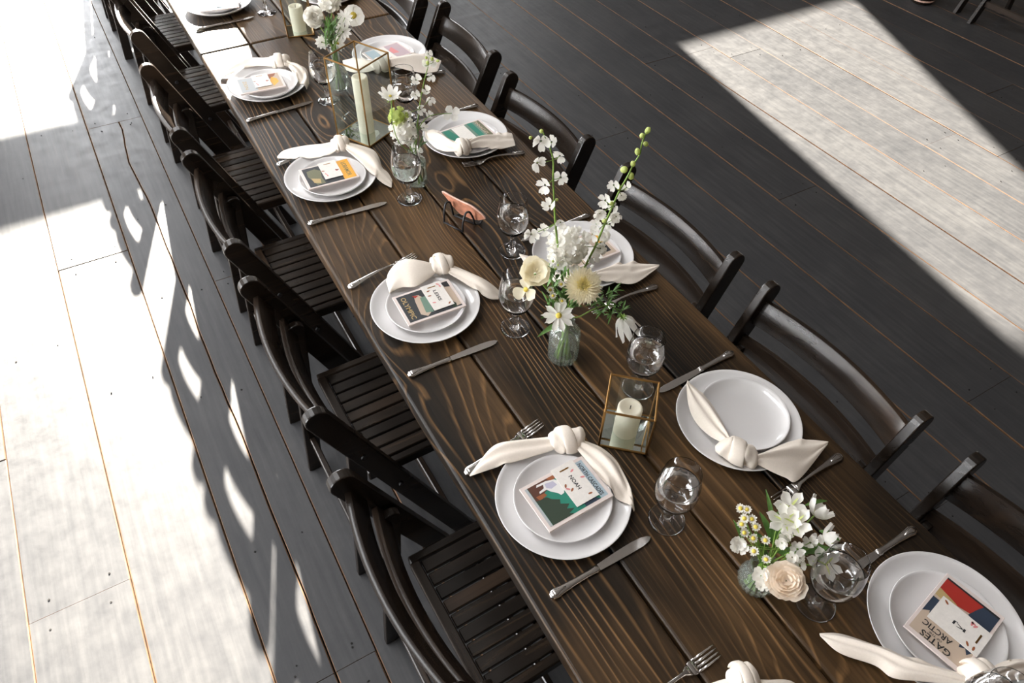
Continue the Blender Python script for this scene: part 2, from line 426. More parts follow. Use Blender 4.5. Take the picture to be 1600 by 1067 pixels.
for x, y in nails:
    if -2.5 < x < 6.5 and -.5 < y < 6:
        r = random.uniform(.0018, .0032)
        ring = [bm.verts.new((x + r * math.cos(t * PI / 3), y + r * math.sin(t * PI / 3), .0022)) for t in range(6)]
        low = [bm.verts.new((v.co.x, v.co.y, -.004)) for v in ring]
        bm.faces.new(ring); bm.faces.new(low[::-1])
        for k in range(6): bm.faces.new((ring[k], low[k], low[(k + 1) % 6], ring[(k + 1) % 6]))
nh = from_bm('nail_heads', bm, 'dark', sub); nh['kind'] = 'stuff'

# ------------------------------------------------------------------ barn shell (behind and beside the camera): walls, header, openings
ZC = 4.6
def wallbox(name, lo, hi, label):
    c = [(a + b) / 2 for a, b in zip(lo, hi)]; s = [b - a for a, b in zip(lo, hi)]
    return struct(box(name, c, s, 'siding'), label)
def wall(name, label, axis, pos, thick, a0, a1, holes):
    """a wall in the plane axis = pos from a0..a1, z 0..ZC, with rectangular holes (h0, h1, z0, z1); grid of blocks in one mesh"""
    us = sorted({a0, a1, *[h[0] for h in holes], *[h[1] for h in holes]}); zs = sorted({-.12, 0, ZC, *[h[2] for h in holes], *[h[3] for h in holes]})
    bm = bmesh.new()
    for i in range(len(us) - 1):
        for j in range(len(zs) - 1):
            u, z = (us[i] + us[i + 1]) / 2, (zs[j] + zs[j + 1]) / 2
            if any(h[0] < u < h[1] and h[2] < z < h[3] for h in holes) and z > 0: continue
            s = (us[i + 1] - us[i], zs[j + 1] - zs[j])
            mtx = Matrix.Diagonal((thick, s[0], s[1], 1)) if axis == 'x' else Matrix.Diagonal((s[0], thick, s[1], 1))
            mtx = Matrix.Translation((pos, u, z) if axis == 'x' else (u, pos, z)) @ mtx
            bmesh.ops.create_cube(bm, size=1, matrix=mtx)
    bmesh.ops.remove_doubles(bm, verts=bm.verts, dist=1e-5)
    return struct(from_bm(name, bm, 'siding'), label)
OPL = (-1.1, 1.55)      # door bay on the sunny wall
OPR = (4.08, 5.80)
wall('wall_back', 'barn wall with doors and transom windows facing the sun', 'y', Y1 + .08, .16, X0, X1, [(OPL[0], OPL[1], 0, 2.085), (OPL[0], OPL[1], 2.36, 3.47), (OPR[0], OPR[1], 2.36, 3.47)])
blocker = from_bm('sun_blocker', prism_bm([(5.64, Y1, 2.36), (5.80, Y1, 2.36), (5.80, Y1, 3.47), (4.84, Y1, 3.47)], (0, .12, 0)), 'siding'); struct(blocker, 'unseen triangular blocker added to slant the sun patch edge')  # added blocker, shaped to cut the sun patch off on a slant
LW = [(.2, 3.6, .7, 3.2), (4.4, 7.8, .7, 3.2)]
wall('wall_left', 'barn wall with large windows', 'x', X0 - .08, .16, Y0, Y1, LW)
FW = []
wall('wall_front', 'barn wall with windows behind the viewer', 'y', Y0 - .08, .16, X0, X1, FW)
wall('wall_right', 'closed barn wall', 'x', X1 + .08, .16, Y0, Y1, [])
SK = (-1.35, -.70, .6, 8.0)      # unseen roof opening, added to brighten slat tops and the left floor
bm = bmesh.new()
for a0, a1, b0, b1 in ((X0 - .3, SK[0], Y0 - .3, Y1 + .3), (SK[1], X1 + .3, Y0 - .3, Y1 + .3), (SK[0], SK[1], Y0 - .3, SK[2]), (SK[0], SK[1], SK[3], Y1 + .3)):
    bmesh.ops.create_cube(bm, size=1, matrix=Matrix.Translation(((a0 + a1) / 2, (b0 + b1) / 2, ZC + .06)) @ Matrix.Diagonal((a1 - a0, b1 - b0, .12, 1)))
struct(from_bm('ceiling', bm, 'ceil'), 'wooden barn ceiling with a long opening added for top light')
bm = bmesh.new()
for k in range(12):
    bmesh.ops.create_cube(bm, size=1, matrix=Matrix.Translation(((SK[0] + SK[1]) / 2, SK[2] + (SK[3] - SK[2]) * k / 11, ZC + .05)) @ Matrix.Diagonal((SK[1] - SK[0], .06, .08, 1)))
struct(from_bm('trim_2', bm, 'siding'), 'rafters crossing the added roof opening')
portal(((SK[0] + SK[1]) / 2, (SK[2] + SK[3]) / 2, ZC + .12), SK[1] - SK[0], SK[3] - SK[2], (0, 0, -1))
portal(((OPL[0] + OPL[1]) / 2, Y1 + .1, 1.73), OPL[1] - OPL[0], 3.47, (0, -1, 0))
portal(((OPR[0] + OPR[1]) / 2, Y1 + .1, 2.91), OPR[1] - OPR[0], 1.11, (0, -1, 0))
for a, b, c, d in LW: portal((X0 - .1, (a + b) / 2, (c + d) / 2), b - a, d - c, (1, 0, 0))
for a, b, c, d in FW: portal(((a + b) / 2, Y0 - .1, (c + d) / 2), b - a, d - c, (0, 1, 0))
# glazing bars of the windows
win_n = 1
def glazing(axis, pos, u0, u1, z0, z1, nu, nz):
    global win_n
    bm = bmesh.new()
    for i in range(nu + 1):
        u = u0 + (u1 - u0) * i / nu
        c, s = ((pos, u, (z0 + z1) / 2), (.05, .045, z1 - z0)) if axis == 'x' else ((u, pos, (z0 + z1) / 2), (.045, .05, z1 - z0))
        bmesh.ops.create_cube(bm, size=1, matrix=Matrix.Translation(c) @ Matrix.Diagonal((*s, 1)))
    for j in range(nz + 1):
        z = z0 + (z1 - z0) * j / nz
        c, s = ((pos, (u0 + u1) / 2, z), (.05, u1 - u0, .045)) if axis == 'x' else (((u0 + u1) / 2, pos, z), (u1 - u0, .05, .045))
        bmesh.ops.create_cube(bm, size=1, matrix=Matrix.Translation(c) @ Matrix.Diagonal((*s, 1)))
    struct(from_bm('window_%d' % win_n, bm, 'siding'), 'window bars of the barn'); win_n += 1
for a, b, c, d in LW: glazing('x', X0 - .08, a, b, c, d, 5, 3)
for a, b, c, d in FW: glazing('y', Y0 - .08, a, b, c, d, 5, 3)

# ------------------------------------------------------------------ the long tables
TX = [.3137, .4966, .6845, .8735, 1.064]
def table(y0, y1, label):
    t = empty('farm_table', ((TX[0] + TX[-1]) / 2, (y0 + y1) / 2, 0)); tag(t, label, 'table')
    cx, cy = t.location.x, t.location.y
    for i in range(4):
        a, b = TX[i] + (.0022 if i else 0), TX[i + 1] - (.0022 if i < 3 else 0)
        bm = bmesh.new(); bmesh.ops.create_cube(bm, size=1)
        for v in bm.verts: v.co = Vector((v.co.x * (b - a), v.co.y * (y1 - y0), v.co.z * .042))
        bevel(bm, .0065, 3)
        o = from_bm('plank', bm, 'table', t); o.location = ((a + b) / 2 - cx, 0, T - .021)
    for yy in (y0 + .60, y1 - .60):
        box('leg', (0, yy - cy, (T - .042) / 2), (.085, .07, T - .042), 'chair', t, .004)
        box('foot', (0, yy - cy, .03), (.34, .08, .06), 'chair', t, .004)
    for xx in (TX[0] + .13, TX[-1] - .13): box('apron', (xx - cx, 0, T - .042 - .04), (.03, y1 - y0 - .4, .08), 'chair_y', t)
    for k in range(5): box('batten', (0, -(y1 - y0) / 2 + .3 + k * (y1 - y0 - .6) / 4, T - .042 - .015), (.62, .07, .03), 'chair', t)
    return t
table(-.90, 2.756, 'long dark stained plank table in the foreground, nearest the camera')
table(2.764, 6.42, 'far plank table butted to the end, partly in bright sunlight')

# ------------------------------------------------------------------ folding chair (local x runs from the back towards the seat front)
def arc_board(p0, p1, width, thick_y, y, r0=True, r1=False):
    """flat board in the xz plane from p0 to p1, rounded ends"""
    a, b = Vector((p0[0], 0, p0[1])), Vector((p1[0], 0, p1[1])); d = (b - a).normalized(); n = Vector((-d.z, 0, d.x)); h = width / 2
    pts = []
    if r0: pts += [a + d * h + (n * math.cos(t) - d * math.sin(t)) * h for t in [PI * k / 10 for k in range(11)]]
    else: pts += [a + n * h, a - n * h]
    if r1: pts += [b - d * h + (-n * math.cos(t) + d * math.sin(t)) * h for t in [PI * k / 10 for k in range(11)]]
    else:
        # foot cut level with the floor
        k = lambda q: q + d * ((b.z - q.z) / d.z)
        pts += [k(b - n * h), k(b + n * h)]
    return prism_bm([p + Vector((0, y - thick_y / 2, 0)) for p in pts], (0, thick_y, 0), .003)
def curved_slat(z0, z1, xf, sag, half, thick, n=14):
    """back slat bowed away from the sitter; follows the rake of the stiles"""
    bm = bmesh.new(); rows = []
    for i in range(n + 1):
        y = -half + 2 * half * i / n; s = -sag * (1 - (y / half) ** 2)
        rows.append([bm.verts.new(c) for c in ((xf(z0) + s, y, z0), (xf(z1) + s, y, z1), (xf(z1) + s + thick, y, z1 + .002), (xf(z0) + s + thick, y, z0 + .002))])
    for i in range(n):
        for k in range(4): bm.faces.new((rows[i][k], rows[i][(k + 1) % 4], rows[i + 1][(k + 1) % 4], rows[i + 1][k]))
    bm.faces.new(rows[0]); bm.faces.new(rows[n][::-1])
    bmesh.ops.recalc_face_normals(bm, faces=bm.faces)
    es = [e for e in bm.edges if e.calc_face_angle(0) > .9]
    bmesh.ops.bevel(bm, geom=es, offset=.0018, segments=2, affect='EDGES', profile=.5, clamp_overlap=True)
    return bm
def make_chair():
    t = empty('folding_chair')
    xs = lambda z: .0 + .43 * (.8 - z)                # rake of the stiles
    for s in (-1, 1):
        o = from_bm('stile', arc_board((0, .815), (.344, 0), .056, .024, s * .23), 'chair', t)
        # pivot bolts
        for z in (.60, .42):
            bmx = bmesh.new(); bmesh.ops.create_cone(bmx, cap_ends=True, segments=10, radius1=.007, radius2=.006, depth=.004,
                matrix=Matrix.Translation((xs(z), s * .244, z)) @ Matrix.Rotation(PI / 2, 4, 'X'))
            from_bm('bolt', bmx, 'blackmetal', o)
        from_bm('leg', arc_board((.085, .645), (.022, 0), .046, .020, s * .204, True, False), 'chair', t)
    from_bm('back_slat', curved_slat(.700, .764, lambda z: xs(z) - .008, .030, .219, .014), 'chair_y', t, 'edge')
    from_bm('back_slat', curved_slat(.604, .662, lambda z: xs(z) - .008, .030, .219, .014), 'chair_y', t, 'edge')
    box('rear_rung', (.038, 0, .15), (.018, .39, .035), 'chair_y', t, .003)
    box('front_rung', (.30, 0, .12), (.018, .436, .035), 'chair_y', t, .003)
    for s in (-1, 1): box('side_rail', (.30, s * .178, .425), (.40, .022, .034), 'chair', t, .003)
    box('rear_rail', (.108, 0, .437), (.024, .334, .022), 'chair_y', t, .003, 2)
    box('front_rail', (.49, 0, .420), (.024, .334, .03), 'chair_y', t, .003, 2)
    box('under_rail', (.29, 0, .415), (.03, .334, .014), 'chair_y', t)
    for k in range(9): box('seat_slat', (.30, -.147 + k * .03675, .437), (.356, .0315, .013), 'chair', t, .002)
    return t
chair0 = make_chair(); first = [True]
def chair(x, ymid, side, label, group, jit=0.0):
    rz = (0 if side > 0 else PI) + jit
    loc = (x, ymid, 0)
    if first[0]:
        first[0] = False; o = chair0; o.location = loc; o.rotation_euler = (0, 0, rz)
    else: o = dup(chair0, loc, rz)
    return tag(o, label, 'chair', group)
GL, GR = 'folding chairs along the left side of the table', 'folding chairs along the right side of the table'
LEFT = [(.100, .57, .018, 'dark folding chair at the setting with the mountain goat card'),
        (.103, 1.20, .010, 'dark folding chair at the setting with the charcoal OLYMPIC card'),
        (.107, 1.82, -.004, 'dark folding chair at the setting with the yellow-titled card'),
        (.108, 2.425, 0, 'dark folding chair with sunlit back slats at the orange blossom card'),
        (.125, 3.16, .02, 'sunlit dark folding chair at the topmost left plate'),
        (.12, 3.77, 0, 'dark folding chair cut by the top edge, second left chair past the table joint'),
        (.11, 4.75, 0, 'far dark folding chair on the left whose legs show at the top edge'),
        (.11, 5.36, 0, 'dark folding chair at the far left end, only a leg in view'),
        (.11, 5.97, 0, 'dark folding chair on the left side farthest from the camera')]
for x, y, j, lb in LEFT: chair(x, y, 1, lb, GL, j)
RIGHT = [(1.250, -.02, 0, 'dark folding chair at the right edge, by the red landscape card'),
         (1.246, .564, -.004, 'dark folding chair on the right at the setting without a card'),
         (1.242, 1.153, .018, 'dark folding chair behind the tall white flower stalks'),
         (1.212, 1.795, .02, 'dark folding chair on the right at the green card setting'),
         (1.246, 2.415, -.06, 'dark folding chair on the right at the plate behind the tall lantern'),
         (1.20, 2.96, 0, 'dark folding chair on the right cut by the top edge')]
for x, y, j, lb in RIGHT: chair(x, y, -1, lb, GR, j)
G2 = 'chairs of the next table'
chair(5.345, 2.32, -1, 'dark folding chair of the next table, its rung at the top right corner', G2)
chair(5.40, 2.93, -1, 'dark folding chair of the next table, only feet showing at the top', G2)
pf = empty('floor_pot', (4.99, 2.93, 0)); tag(pf, 'low round dark pot with a pale ring at the top right', 'pot')
lathe('body', [(0, 0), (.070, 0), (.074, .01), (.076, .12), (.073, .122), (.069, .115), (.066, .02), (0, .018)], 'chair', pf, 28, False)
lathe('ring', [(.0752, .018), (.0775, .020), (.0778, .028), (.0755, .030)], 'agate_rim', pf, 28)

# ------------------------------------------------------------------ plates
def dinner_prof(r, h):
    k = r / .134
    return [(0, .006), (.078 * k, .006), (.098 * k, .0085), (.114 * k, h * .55), (.127 * k, h * .86), (r - .001, h), (r, h - .0008), (r - .001, h - .003), (.126 * k, h * .66), (.112 * k, h * .33), (.09 * k, .003), (.074 * k, .0025), (.072 * k, 0), (.062 * k, 0), (.060 * k, .0025), (0, .0025)]
pd = None; ps = None
def plates(x, y, sx, sy, where):
    global pd, ps
    z = T + .0004
    if pd is None: o = pd = lathe('dinner_plate', dinner_prof(.134, .025), 'porcelain', None, 96)
    else: o = pd.copy(); COL.objects.link(o)
    o.location = (x, y, z); tag(o, 'large white dinner plate ' + where, 'plate', 'dinner plates')
    if ps is None: q = ps = lathe('salad_plate', dinner_prof(.097, .024), 'porcelain', None, 80)
    else: q = ps.copy(); COL.objects.link(q)
    q.location = (sx, sy, z + .0064); tag(q, 'small white salad plate ' + where, 'plate', 'salad plates')
SET = dict(
    P5=(.47, -.055, .468, -.06, 'cut off by the bottom edge'),
    P4=(.473, .563, .469, .559, 'under the mountain goat card'),
    P3=(.468, 1.178, .466, 1.170, 'under the charcoal OLYMPIC card'),
    P2=(.457, 1.796, .457, 1.780, 'under the yellow-titled card'),
    P1=(.459, 2.412, .459, 2.390, 'under the orange blossom card'),
    P0=(.480, 3.132, .478, 3.12, 'at the top edge in the sunlight'),
    R5=(.921, .021, .918, .020, 'under the red landscape card at the right edge'),
    R4=(.905, .537, .921, .539, 'of the setting without a card'),
    R3=(.911, 1.146, .912, 1.142, 'behind the white bouquet'),
    R2=(.904, 1.802, .905, 1.781, 'under the green card'),
    R1=(.912, 2.415, .900, 2.402, 'behind the tall lantern'),
    R0=(.905, 3.03, .905, 3.02, 'on the right at the top edge'))
for k, v in SET.items(): plates(*v)
def ground(x, y):
    """height of table / plates under a point, for cloth that lies on them"""
    g = T
    for v in SET.values():
        d = math.hypot(x - v[0], y - v[1])
        if d < .136: g = max(g, T + (.010 if d < .1 else .010 + .018 * (d - .1) / .034))
        d = math.hypot(x - v[2], y - v[3])
        if d < .099: g = max(g, T + (.016 if d < .07 else .016 + .017 * (d - .07) / .027))
    return g

# ------------------------------------------------------------------ flatware
def knife_proto():
    t = empty('table_knife')
    st = []
    for x, w_, h_ in [(0, .004, .0025), (.004, .0085, .0035), (.012, .0105, .0042), (.025, .0085, .0042), (.05, .0068, .0042), (.08, .0062, .0042), (.098, .0072, .0042), (.101, .0085, .0045), (.104, .0070, .0038), (.107, .0075, .0035)]:
        st.append(((x, 0, .0045), (0, w_, 0), (0, 0, h_)))
    hd = loft('handle', st, 'silver', t, 14)
    loft('scroll', [((.004, 0, .0083), (0, .004, 0), (0, 0, .0008)), ((.012, 0, .0088), (0, .006, 0), (0, 0, .0012)), ((.022, 0, .0088), (0, .003, 0), (0, 0, .001)), ((.034, 0, .0088), (0, .0015, 0), (0, 0, .0006))], 'silver', hd, 10)
    top = [(.106, .0065), (.13, .0080), (.16, .0092), (.19, .0095), (.212, .0078), (.224, .0045), (.230, 0)]
    bot = [(.230, -.001), (.222, -.0065), (.205, -.0092), (.17, -.0088), (.14, -.0078), (.106, -.0065)]
    bm = prism_bm([(a, b, .0032) for a, b in top + bot], (0, 0, .0016), .0006)
    from_bm('blade', bm, 'silver', t)
    return t
def fork_proto():
    t = empty('dinner_fork')
    st = []
    for x, w_, z, h_ in [(0, .004, .004, .0016), (.004, .0085, .004, .0024), (.012, .0105, .0045, .0026), (.03, .0085, .006, .0024), (.06, .0055, .010, .0022), (.09, .0038, .0125, .002), (.115, .0032, .012, .002), (.13, .004, .009, .002), (.138, .008, .0065, .0017), (.145, .0115, .005, .0014)]:
        st.append(((x, 0, z), (0, w_, 0), (0, 0, h_)))
    hd = loft('handle', st, 'silver', t, 12)
    loft('scroll', [((.004, 0, .0062), (0, .004, 0), (0, 0, .0008)), ((.012, 0, .007), (0, .006, 0), (0, 0, .001)), ((.026, 0, .0082), (0, .003, 0), (0, 0, .0008)), ((.036, 0, .0092), (0, .0015, 0), (0, 0, .0004))], 'silver', hd, 10)
    loft('head', [((.140, 0, .0052), (0, .0095, 0), (0, 0, .0014)), ((.150, 0, .0042), (0, .0128, 0), (0, 0, .0012)), ((.160, 0, .0035), (0, .0128, 0), (0, 0, .0011))], 'silver', t, 12)
    for k in range(4):
        y = -.0103 + k * .00687
        loft('tine', [((.157, y, .0036), (0, .0024, 0), (0, 0, .0011)), ((.18, y, .0042), (0, .0021, 0), (0, 0, .0011)), ((.198, y, .0068), (0, .0016, 0), (0, 0, .0009)), ((.205, y * .97, .0088), (0, .0007, 0), (0, 0, .0006))], 'silver', t, 8)
    return t
K0, F0 = knife_proto(), fork_proto(); usedK, usedF = [False], [False]
def cutlery(kind, x, y, ang, label):
    pr, fl = (K0, usedK) if kind == 'k' else (F0, usedF)
    loc = (x, y, T + .0006)
    if not fl[0]:
        fl[0] = True; o = pr; o.location = loc; o.rotation_euler = (0, 0, ang)
    else: o = dup(pr, loc, ang)
    tag(o, label, 'knife' if kind == 'k' else 'fork', 'table knives' if kind == 'k' else 'dinner forks')
for k, a, b, lb in [('k', (.348, .410), (.577, .415), 'silver knife beside the plate with the mountain goat card'), ('k', (.340, 1.004), (.569, .998), 'silver knife beside the plate with the OLYMPIC card'),
        ('k', (.325, 1.630), (.560, 1.617), 'silver knife beside the plate with the yellow-titled card'), ('k', (.329, 2.228), (.566, 2.247), 'silver knife beside the plate with the orange blossom card'),
        ('k', (.345, 2.955), (.495, 2.965), 'silver knife lying in the sunlight near the top edge'), ('f', (.333, .712), (.537, .744), 'silver fork half under the napkin of the goat card setting'),
        ('f', (.328, 1.339), (.530, 1.368), 'silver fork beside the napkin of the OLYMPIC card setting'), ('f', (.338, 1.946), (.561, 1.952), 'silver fork under the napkin of the yellow-titled card setting'),
        ('k', (1.038, .697), (.811, .687), 'silver knife beside the plate without a card'), ('f', (1.043, .366), (.876, .355), 'silver fork beside the plate without a card'),
        ('k', (1.039, .174), (.828, .175), 'silver knife beside the plate with the red landscape card'), ('f', (1.022, .966), (.859, .968), 'silver fork partly behind green sprigs of the white bouquet'),
        ('k', (1.035, 1.292), (.838, 1.287), 'silver knife at the plate behind the white bouquet'), ('f', (1.033, 1.650), (.854, 1.672), 'silver fork beside the plate with the green card'),
        ('k', (1.037, 1.965), (.90, 1.964), 'silver knife at the plate with the green card'), ('f', (.342, .182), (.538, .188), 'silver fork with raised tines at the bottom edge'),
        ('f', (1.043, 2.226), (.865, 2.247), 'silver fork at the plate behind the tall lantern')]:
    cutlery(k, a[0], a[1], math.atan2(b[1] - a[1], b[0] - a[0]), lb)

# ------------------------------------------------------------------ goblets
def bowl_in(z): pass
g0 = None
def goblet(x, y, label, rz=0.0):
    global g0
    if g0 is None:
        t = empty('water_goblet')
        out = [(.0075, .060), (.014, .0615), (.024, .067), (.033, .077), (.039, .091), (.0418, .107), (.0412, .124), (.0388, .143), (.0355, .160), (.0341, .1685), (.03385, .1698)]
        inn = [(.03325, .1698), (.0335, .1685), (.0349, .160), (.0382, .143), (.0406, .124), (.0412, .107), (.0383, .091), (.0322, .0785), (.022, .070), (.012, .0655), (0, .0645)]
        lathe('bowl', [(0, .060)] + out + [(.03375, .1701), (.03355, .1702), (.03335, .1701)] + inn, 'glass', t, 48, False)
        lathe('stem', [(0, 0), (.034, 0), (.0362, .0008), (.036, .0015), (.028, .0020), (.015, .0032), (.0078, .0085), (.0062, .018), (.0085, .024), (.0098, .029), (.0082, .034), (.0056, .042), (.0056, .05), (.0074, .0588), (0, .0594)], 'glass', t, 40, False)
        lathe('water', [(0, .0652), (.0118, .0662), (.0217, .0707), (.0316, .0792), (.0377, .0915), (.0406, .107), (.0400, .124), (.0397, .128), (.0392, .1275), (0, .1273)], 'water', t, 48, False)
        g0 = o = t; o.location = (x, y, T + .0005)
    else: o = dup(g0, (x, y, T + .0005), rz)
    tag(o, label, 'glass', 'water goblets')
for x, y, lb in [(.629, .430, 'water goblet near the mountain goat card'), (.630, 1.017, 'water goblet near the OLYMPIC card, left of the white bouquet'), (.620, 1.606, 'water goblet in front of the green and white bouquet'),
        (.608, 2.235, 'water goblet left of the tall brass lantern'), (.632, 2.990, 'water goblet at the top edge of the picture'), (.765, 1.266, 'water goblet beside the pink stone slice on its stand'),
        (.778, .722, 'water goblet behind the small brass lantern'), (.795, 2.006, 'water goblet right of the tall lantern, behind white blossoms'), (.760, .165, 'water goblet beside the cream rose bouquet'),
        (.815, -.095, 'water goblet top at the bottom right corner')]:
    goblet(x, y, lb)

# ------------------------------------------------------------------ lanterns
def lantern(x, y, side, h, ang, label, cr, ch):
    t = empty('glass_lantern', (x, y, T + .0006), ang); tag(t, label, 'lantern', 'brass and glass lanterns')
    s = side / 2; b = .0042
    for sx, sy in ((-1, -1), (1, -1), (1, 1), (-1, 1)): box('frame_bar', (sx * s, sy * s, h / 2), (b, b, h), 'brass', t, .0008)
    for z in (b / 2, h - b / 2):
        for q in (-1, 1):
            box('frame_bar', (0, q * s, z), (side - b, b, b), 'brass', t, .0008); box('frame_bar', (q * s, 0, z), (b, side - b, b), 'brass', t, .0008)
    for q in (-1, 1):
        box('pane', (0, q * s, h / 2), (side - b, .0012, h - 2 * b), 'pane', t); box('pane', (q * s, 0, h / 2), (.0012, side - b, h - 2 * b), 'pane', t)
    box('mirror_base', (0, 0, .0022), (side - b, side - b, .0024), 'mirror', t)
    c = empty('pillar_candle', (x, y, T + .0045)); tag(c, 'ivory pillar candle inside the ' + label.split(' lantern')[0] + ' lantern', 'candle', 'ivory pillar candles')
    lathe('wax', [(0, 0), (cr - .001, 0), (cr, .001), (cr, ch - .004), (cr - .0015, ch - .001), (cr - .004, ch), (cr - .008, ch - .002), (cr * .4, ch - .006), (0, ch - .007)], 'wax', c, 36, False)
    tube('wick', [(0, 0, ch - .009), (.0005, .0003, ch - .002), (.0016, .001, ch + .003)], .0009, 'wick', c, 6)
lantern(.682, .640, .099, .121, math.radians(-42.5), 'small brass lantern beside the goat card setting', .026, .082)
lantern(.649, 1.993, .131, .256, math.radians(27.5), 'tall brass lantern between the flower vases', .024, .185)
lantern(.695, 2.776, .098, .150, math.radians(-12), 'far brass lantern by the table joint', .026, .092)

# ------------------------------------------------------------------ cards with name tags
def text_mesh(s, font_size, ex=0.0):
    cu = bpy.data.curves.new('t', 'FONT'); cu.body = s; cu.size = font_size; cu.align_x = 'CENTER'; cu.align_y = 'CENTER'; cu.resolution_u = 2; cu.offset = .014
    ob = bpy.data.objects.new('t', cu); COL.objects.link(ob)
    dg = bpy.context.evaluated_depsgraph_get(); me = bpy.data.meshes.new_from_object(ob.evaluated_get(dg))
    bpy.data.objects.remove(ob); bpy.data.curves.remove(cu)
    return me
CW, CH = .106, .150
class Card:
    def __init__(s, TL, TR, BL, label, base='paper', z=T + .0385):
        tl, tr, bl = at(*TL, z=z), at(*TR, z=z), at(*BL, z=z)
        u = (tr - tl).normalized(); v = (tl - bl); v = (v - u * v.dot(u)).normalized()
        c = (tr + bl) / 2
        s.t = empty('park_card', (c.x, c.y, z), math.atan2(u.y, u.x)); tag(s.t, label, 'card', 'printed cards on the plates')
        box('card_stock', (0, 0, -.002), (CW, CH, .0040), base, s.t, .0004); s.k = 0
    def q(s, u, v, lift=0): return (CW * (u - .5), CH * (v - .5), .00025 + lift)
    def poly(s, name, pts, mat, lay):
        o = mk(name, [s.q(u, v, .00012 * lay) for u, v in pts], [tuple(range(len(pts)))], mat, s.t)
        return o
    def rect(s, name, u0, v0, u1, v1, mat, lay): return s.poly(name, [(u0, v0), (u1, v0), (u1, v1), (u0, v1)], mat, lay)
    def text(s, name, body, u, v, wid, hei, mat, lay, rot=0.0, parent=None, zz=0):
        me = text_mesh(body, 1.0); xs = [q.co.x for q in me.vertices]; ys = [q.co.y for q in me.vertices]
        w_, h_ = max(xs) - min(xs), max(ys) - min(ys); cx, cy = (max(xs) + min(xs)) / 2, (max(ys) + min(ys)) / 2
        for q in me.vertices: q.co = Vector(((q.co.x - cx) / w_ * wid, (q.co.y - cy) / h_ * hei, 0))
        me.materials.append(M[mat]); o = link(bpy.data.objects.new(name, me), parent or s.t)
        c = s.q(u, v, .00012 * lay); o.location = (c[0], c[1], c[2] + zz); o.rotation_euler = (0, 0, rot)
        return o
    def nametag(s, v0, v1, body, u0=-.02, u1=.86, flip=False, petals=True):
        z = .0022
        o = box('name_tag', (CW * ((u0 + u1) / 2 - .5), CH * ((v0 + v1) / 2 - .5), z), (CW * (u1 - u0), CH * (v1 - v0), .0008), 'tag', s.t)
        if body:
            s.text('tag_lettering', body, (u0 + u1) / 2, (v0 + v1) / 2 + .01, CW * (.10 + .055 * len(body)), .0085, 'ink_black', 0, 0, o, .0026)
        rr = random.Random(body or 'x')
        for k in range(6 if petals else 0):
            u, v = rr.uniform(u0 + .08, u1 - .08), rr.choice((rr.uniform(v0 + .03, v0 + .10), rr.uniform(v1 - .10, v1 - .03))); a = rr.uniform(0, 6.28)
            pts = [(u + .045 * math.cos(t) * math.cos(a) - .02 * math.sin(t) * math.sin(a), v + .032 * math.cos(t) * math.sin(a) + .014 * math.sin(t) * math.cos(a)) for t in [2 * PI * i / 8 for i in range(8)]]
            mk('pressed_petal', [(CW * (p - .5), CH * (q - .5), .00275) for p, q in pts], [tuple(range(8))], 'ink_pink' if k % 2 else 'ink_rust', o)
        mk('gold_clip', [(CW * (u0 + .10 - .5), CH * (v0 + .10 - .5), .0028), (CW * (u0 + .13 - .5), CH * (v0 + .10 - .5), .0028), (CW * (u0 + .13 - .5), CH * (v0 + .24 - .5), .0028), (CW * (u0 + .10 - .5), CH * (v0 + .24 - .5), .0028)], [(0, 1, 2, 3)], 'brass', o)
# goat card
c = Card((908, 711), (957, 772), (813, 766), 'card titled NORTH CASCADES with a white mountain goat picture')
c.rect('picture', .07, .05, .93, .95, 'ink_teal', 0)
c.rect('title_panel', .07, .84, .93, .95, 'ink_sky', 1)
c.text('title', 'NORTH CASCADES', .5, .885, CW * .76, .0092, 'ink_charcoal', 2)
c.poly('mountain', [(.62, .62), (.72, .78), (.80, .74), (.93, .83), (.93, .60)], 'ink_navy', 1)
c.poly('rock_ledge', [(.07, .09), (.42, .09), (.40, .20), (.30, .26), (.24, .40), (.07, .48)], 'ink_brown', 1)
c.poly('rust_rock', [(.07, .38), (.16, .42), (.14, .50), (.07, .49)], 'ink_rust', 2)
c.poly('rust_rock', [(.30, .12), (.40, .14), (.37, .26), (.31, .25)], 'ink_rust', 2)
c.poly('tree_line', [(.38, .09), (.93, .09), (.93, .42), (.88, .36), (.84, .46), (.78, .37), (.72, .44), (.64, .34), (.56, .37), (.48, .28), (.40, .24)], 'ink_forest', 2)
c.poly('goat', [(.10, .22), (.14, .20), (.15, .30), (.22, .28), (.24, .20), (.28, .19), (.27, .30), (.34, .33), (.44, .40), (.50, .42), (.49, .47), (.42, .50), (.36, .53), (.26, .52), (.16, .47), (.11, .36)], 'ink_white', 3)
c.poly('goat_shade', [(.15, .32), (.24, .31), (.30, .36), (.28, .46), (.18, .44)], 'ink_lavender', 4)
c.rect('caption_strip', .07, .05, .93, .085, 'ink_grey', 3)
c.nametag(.49, .84, 'NOAH')
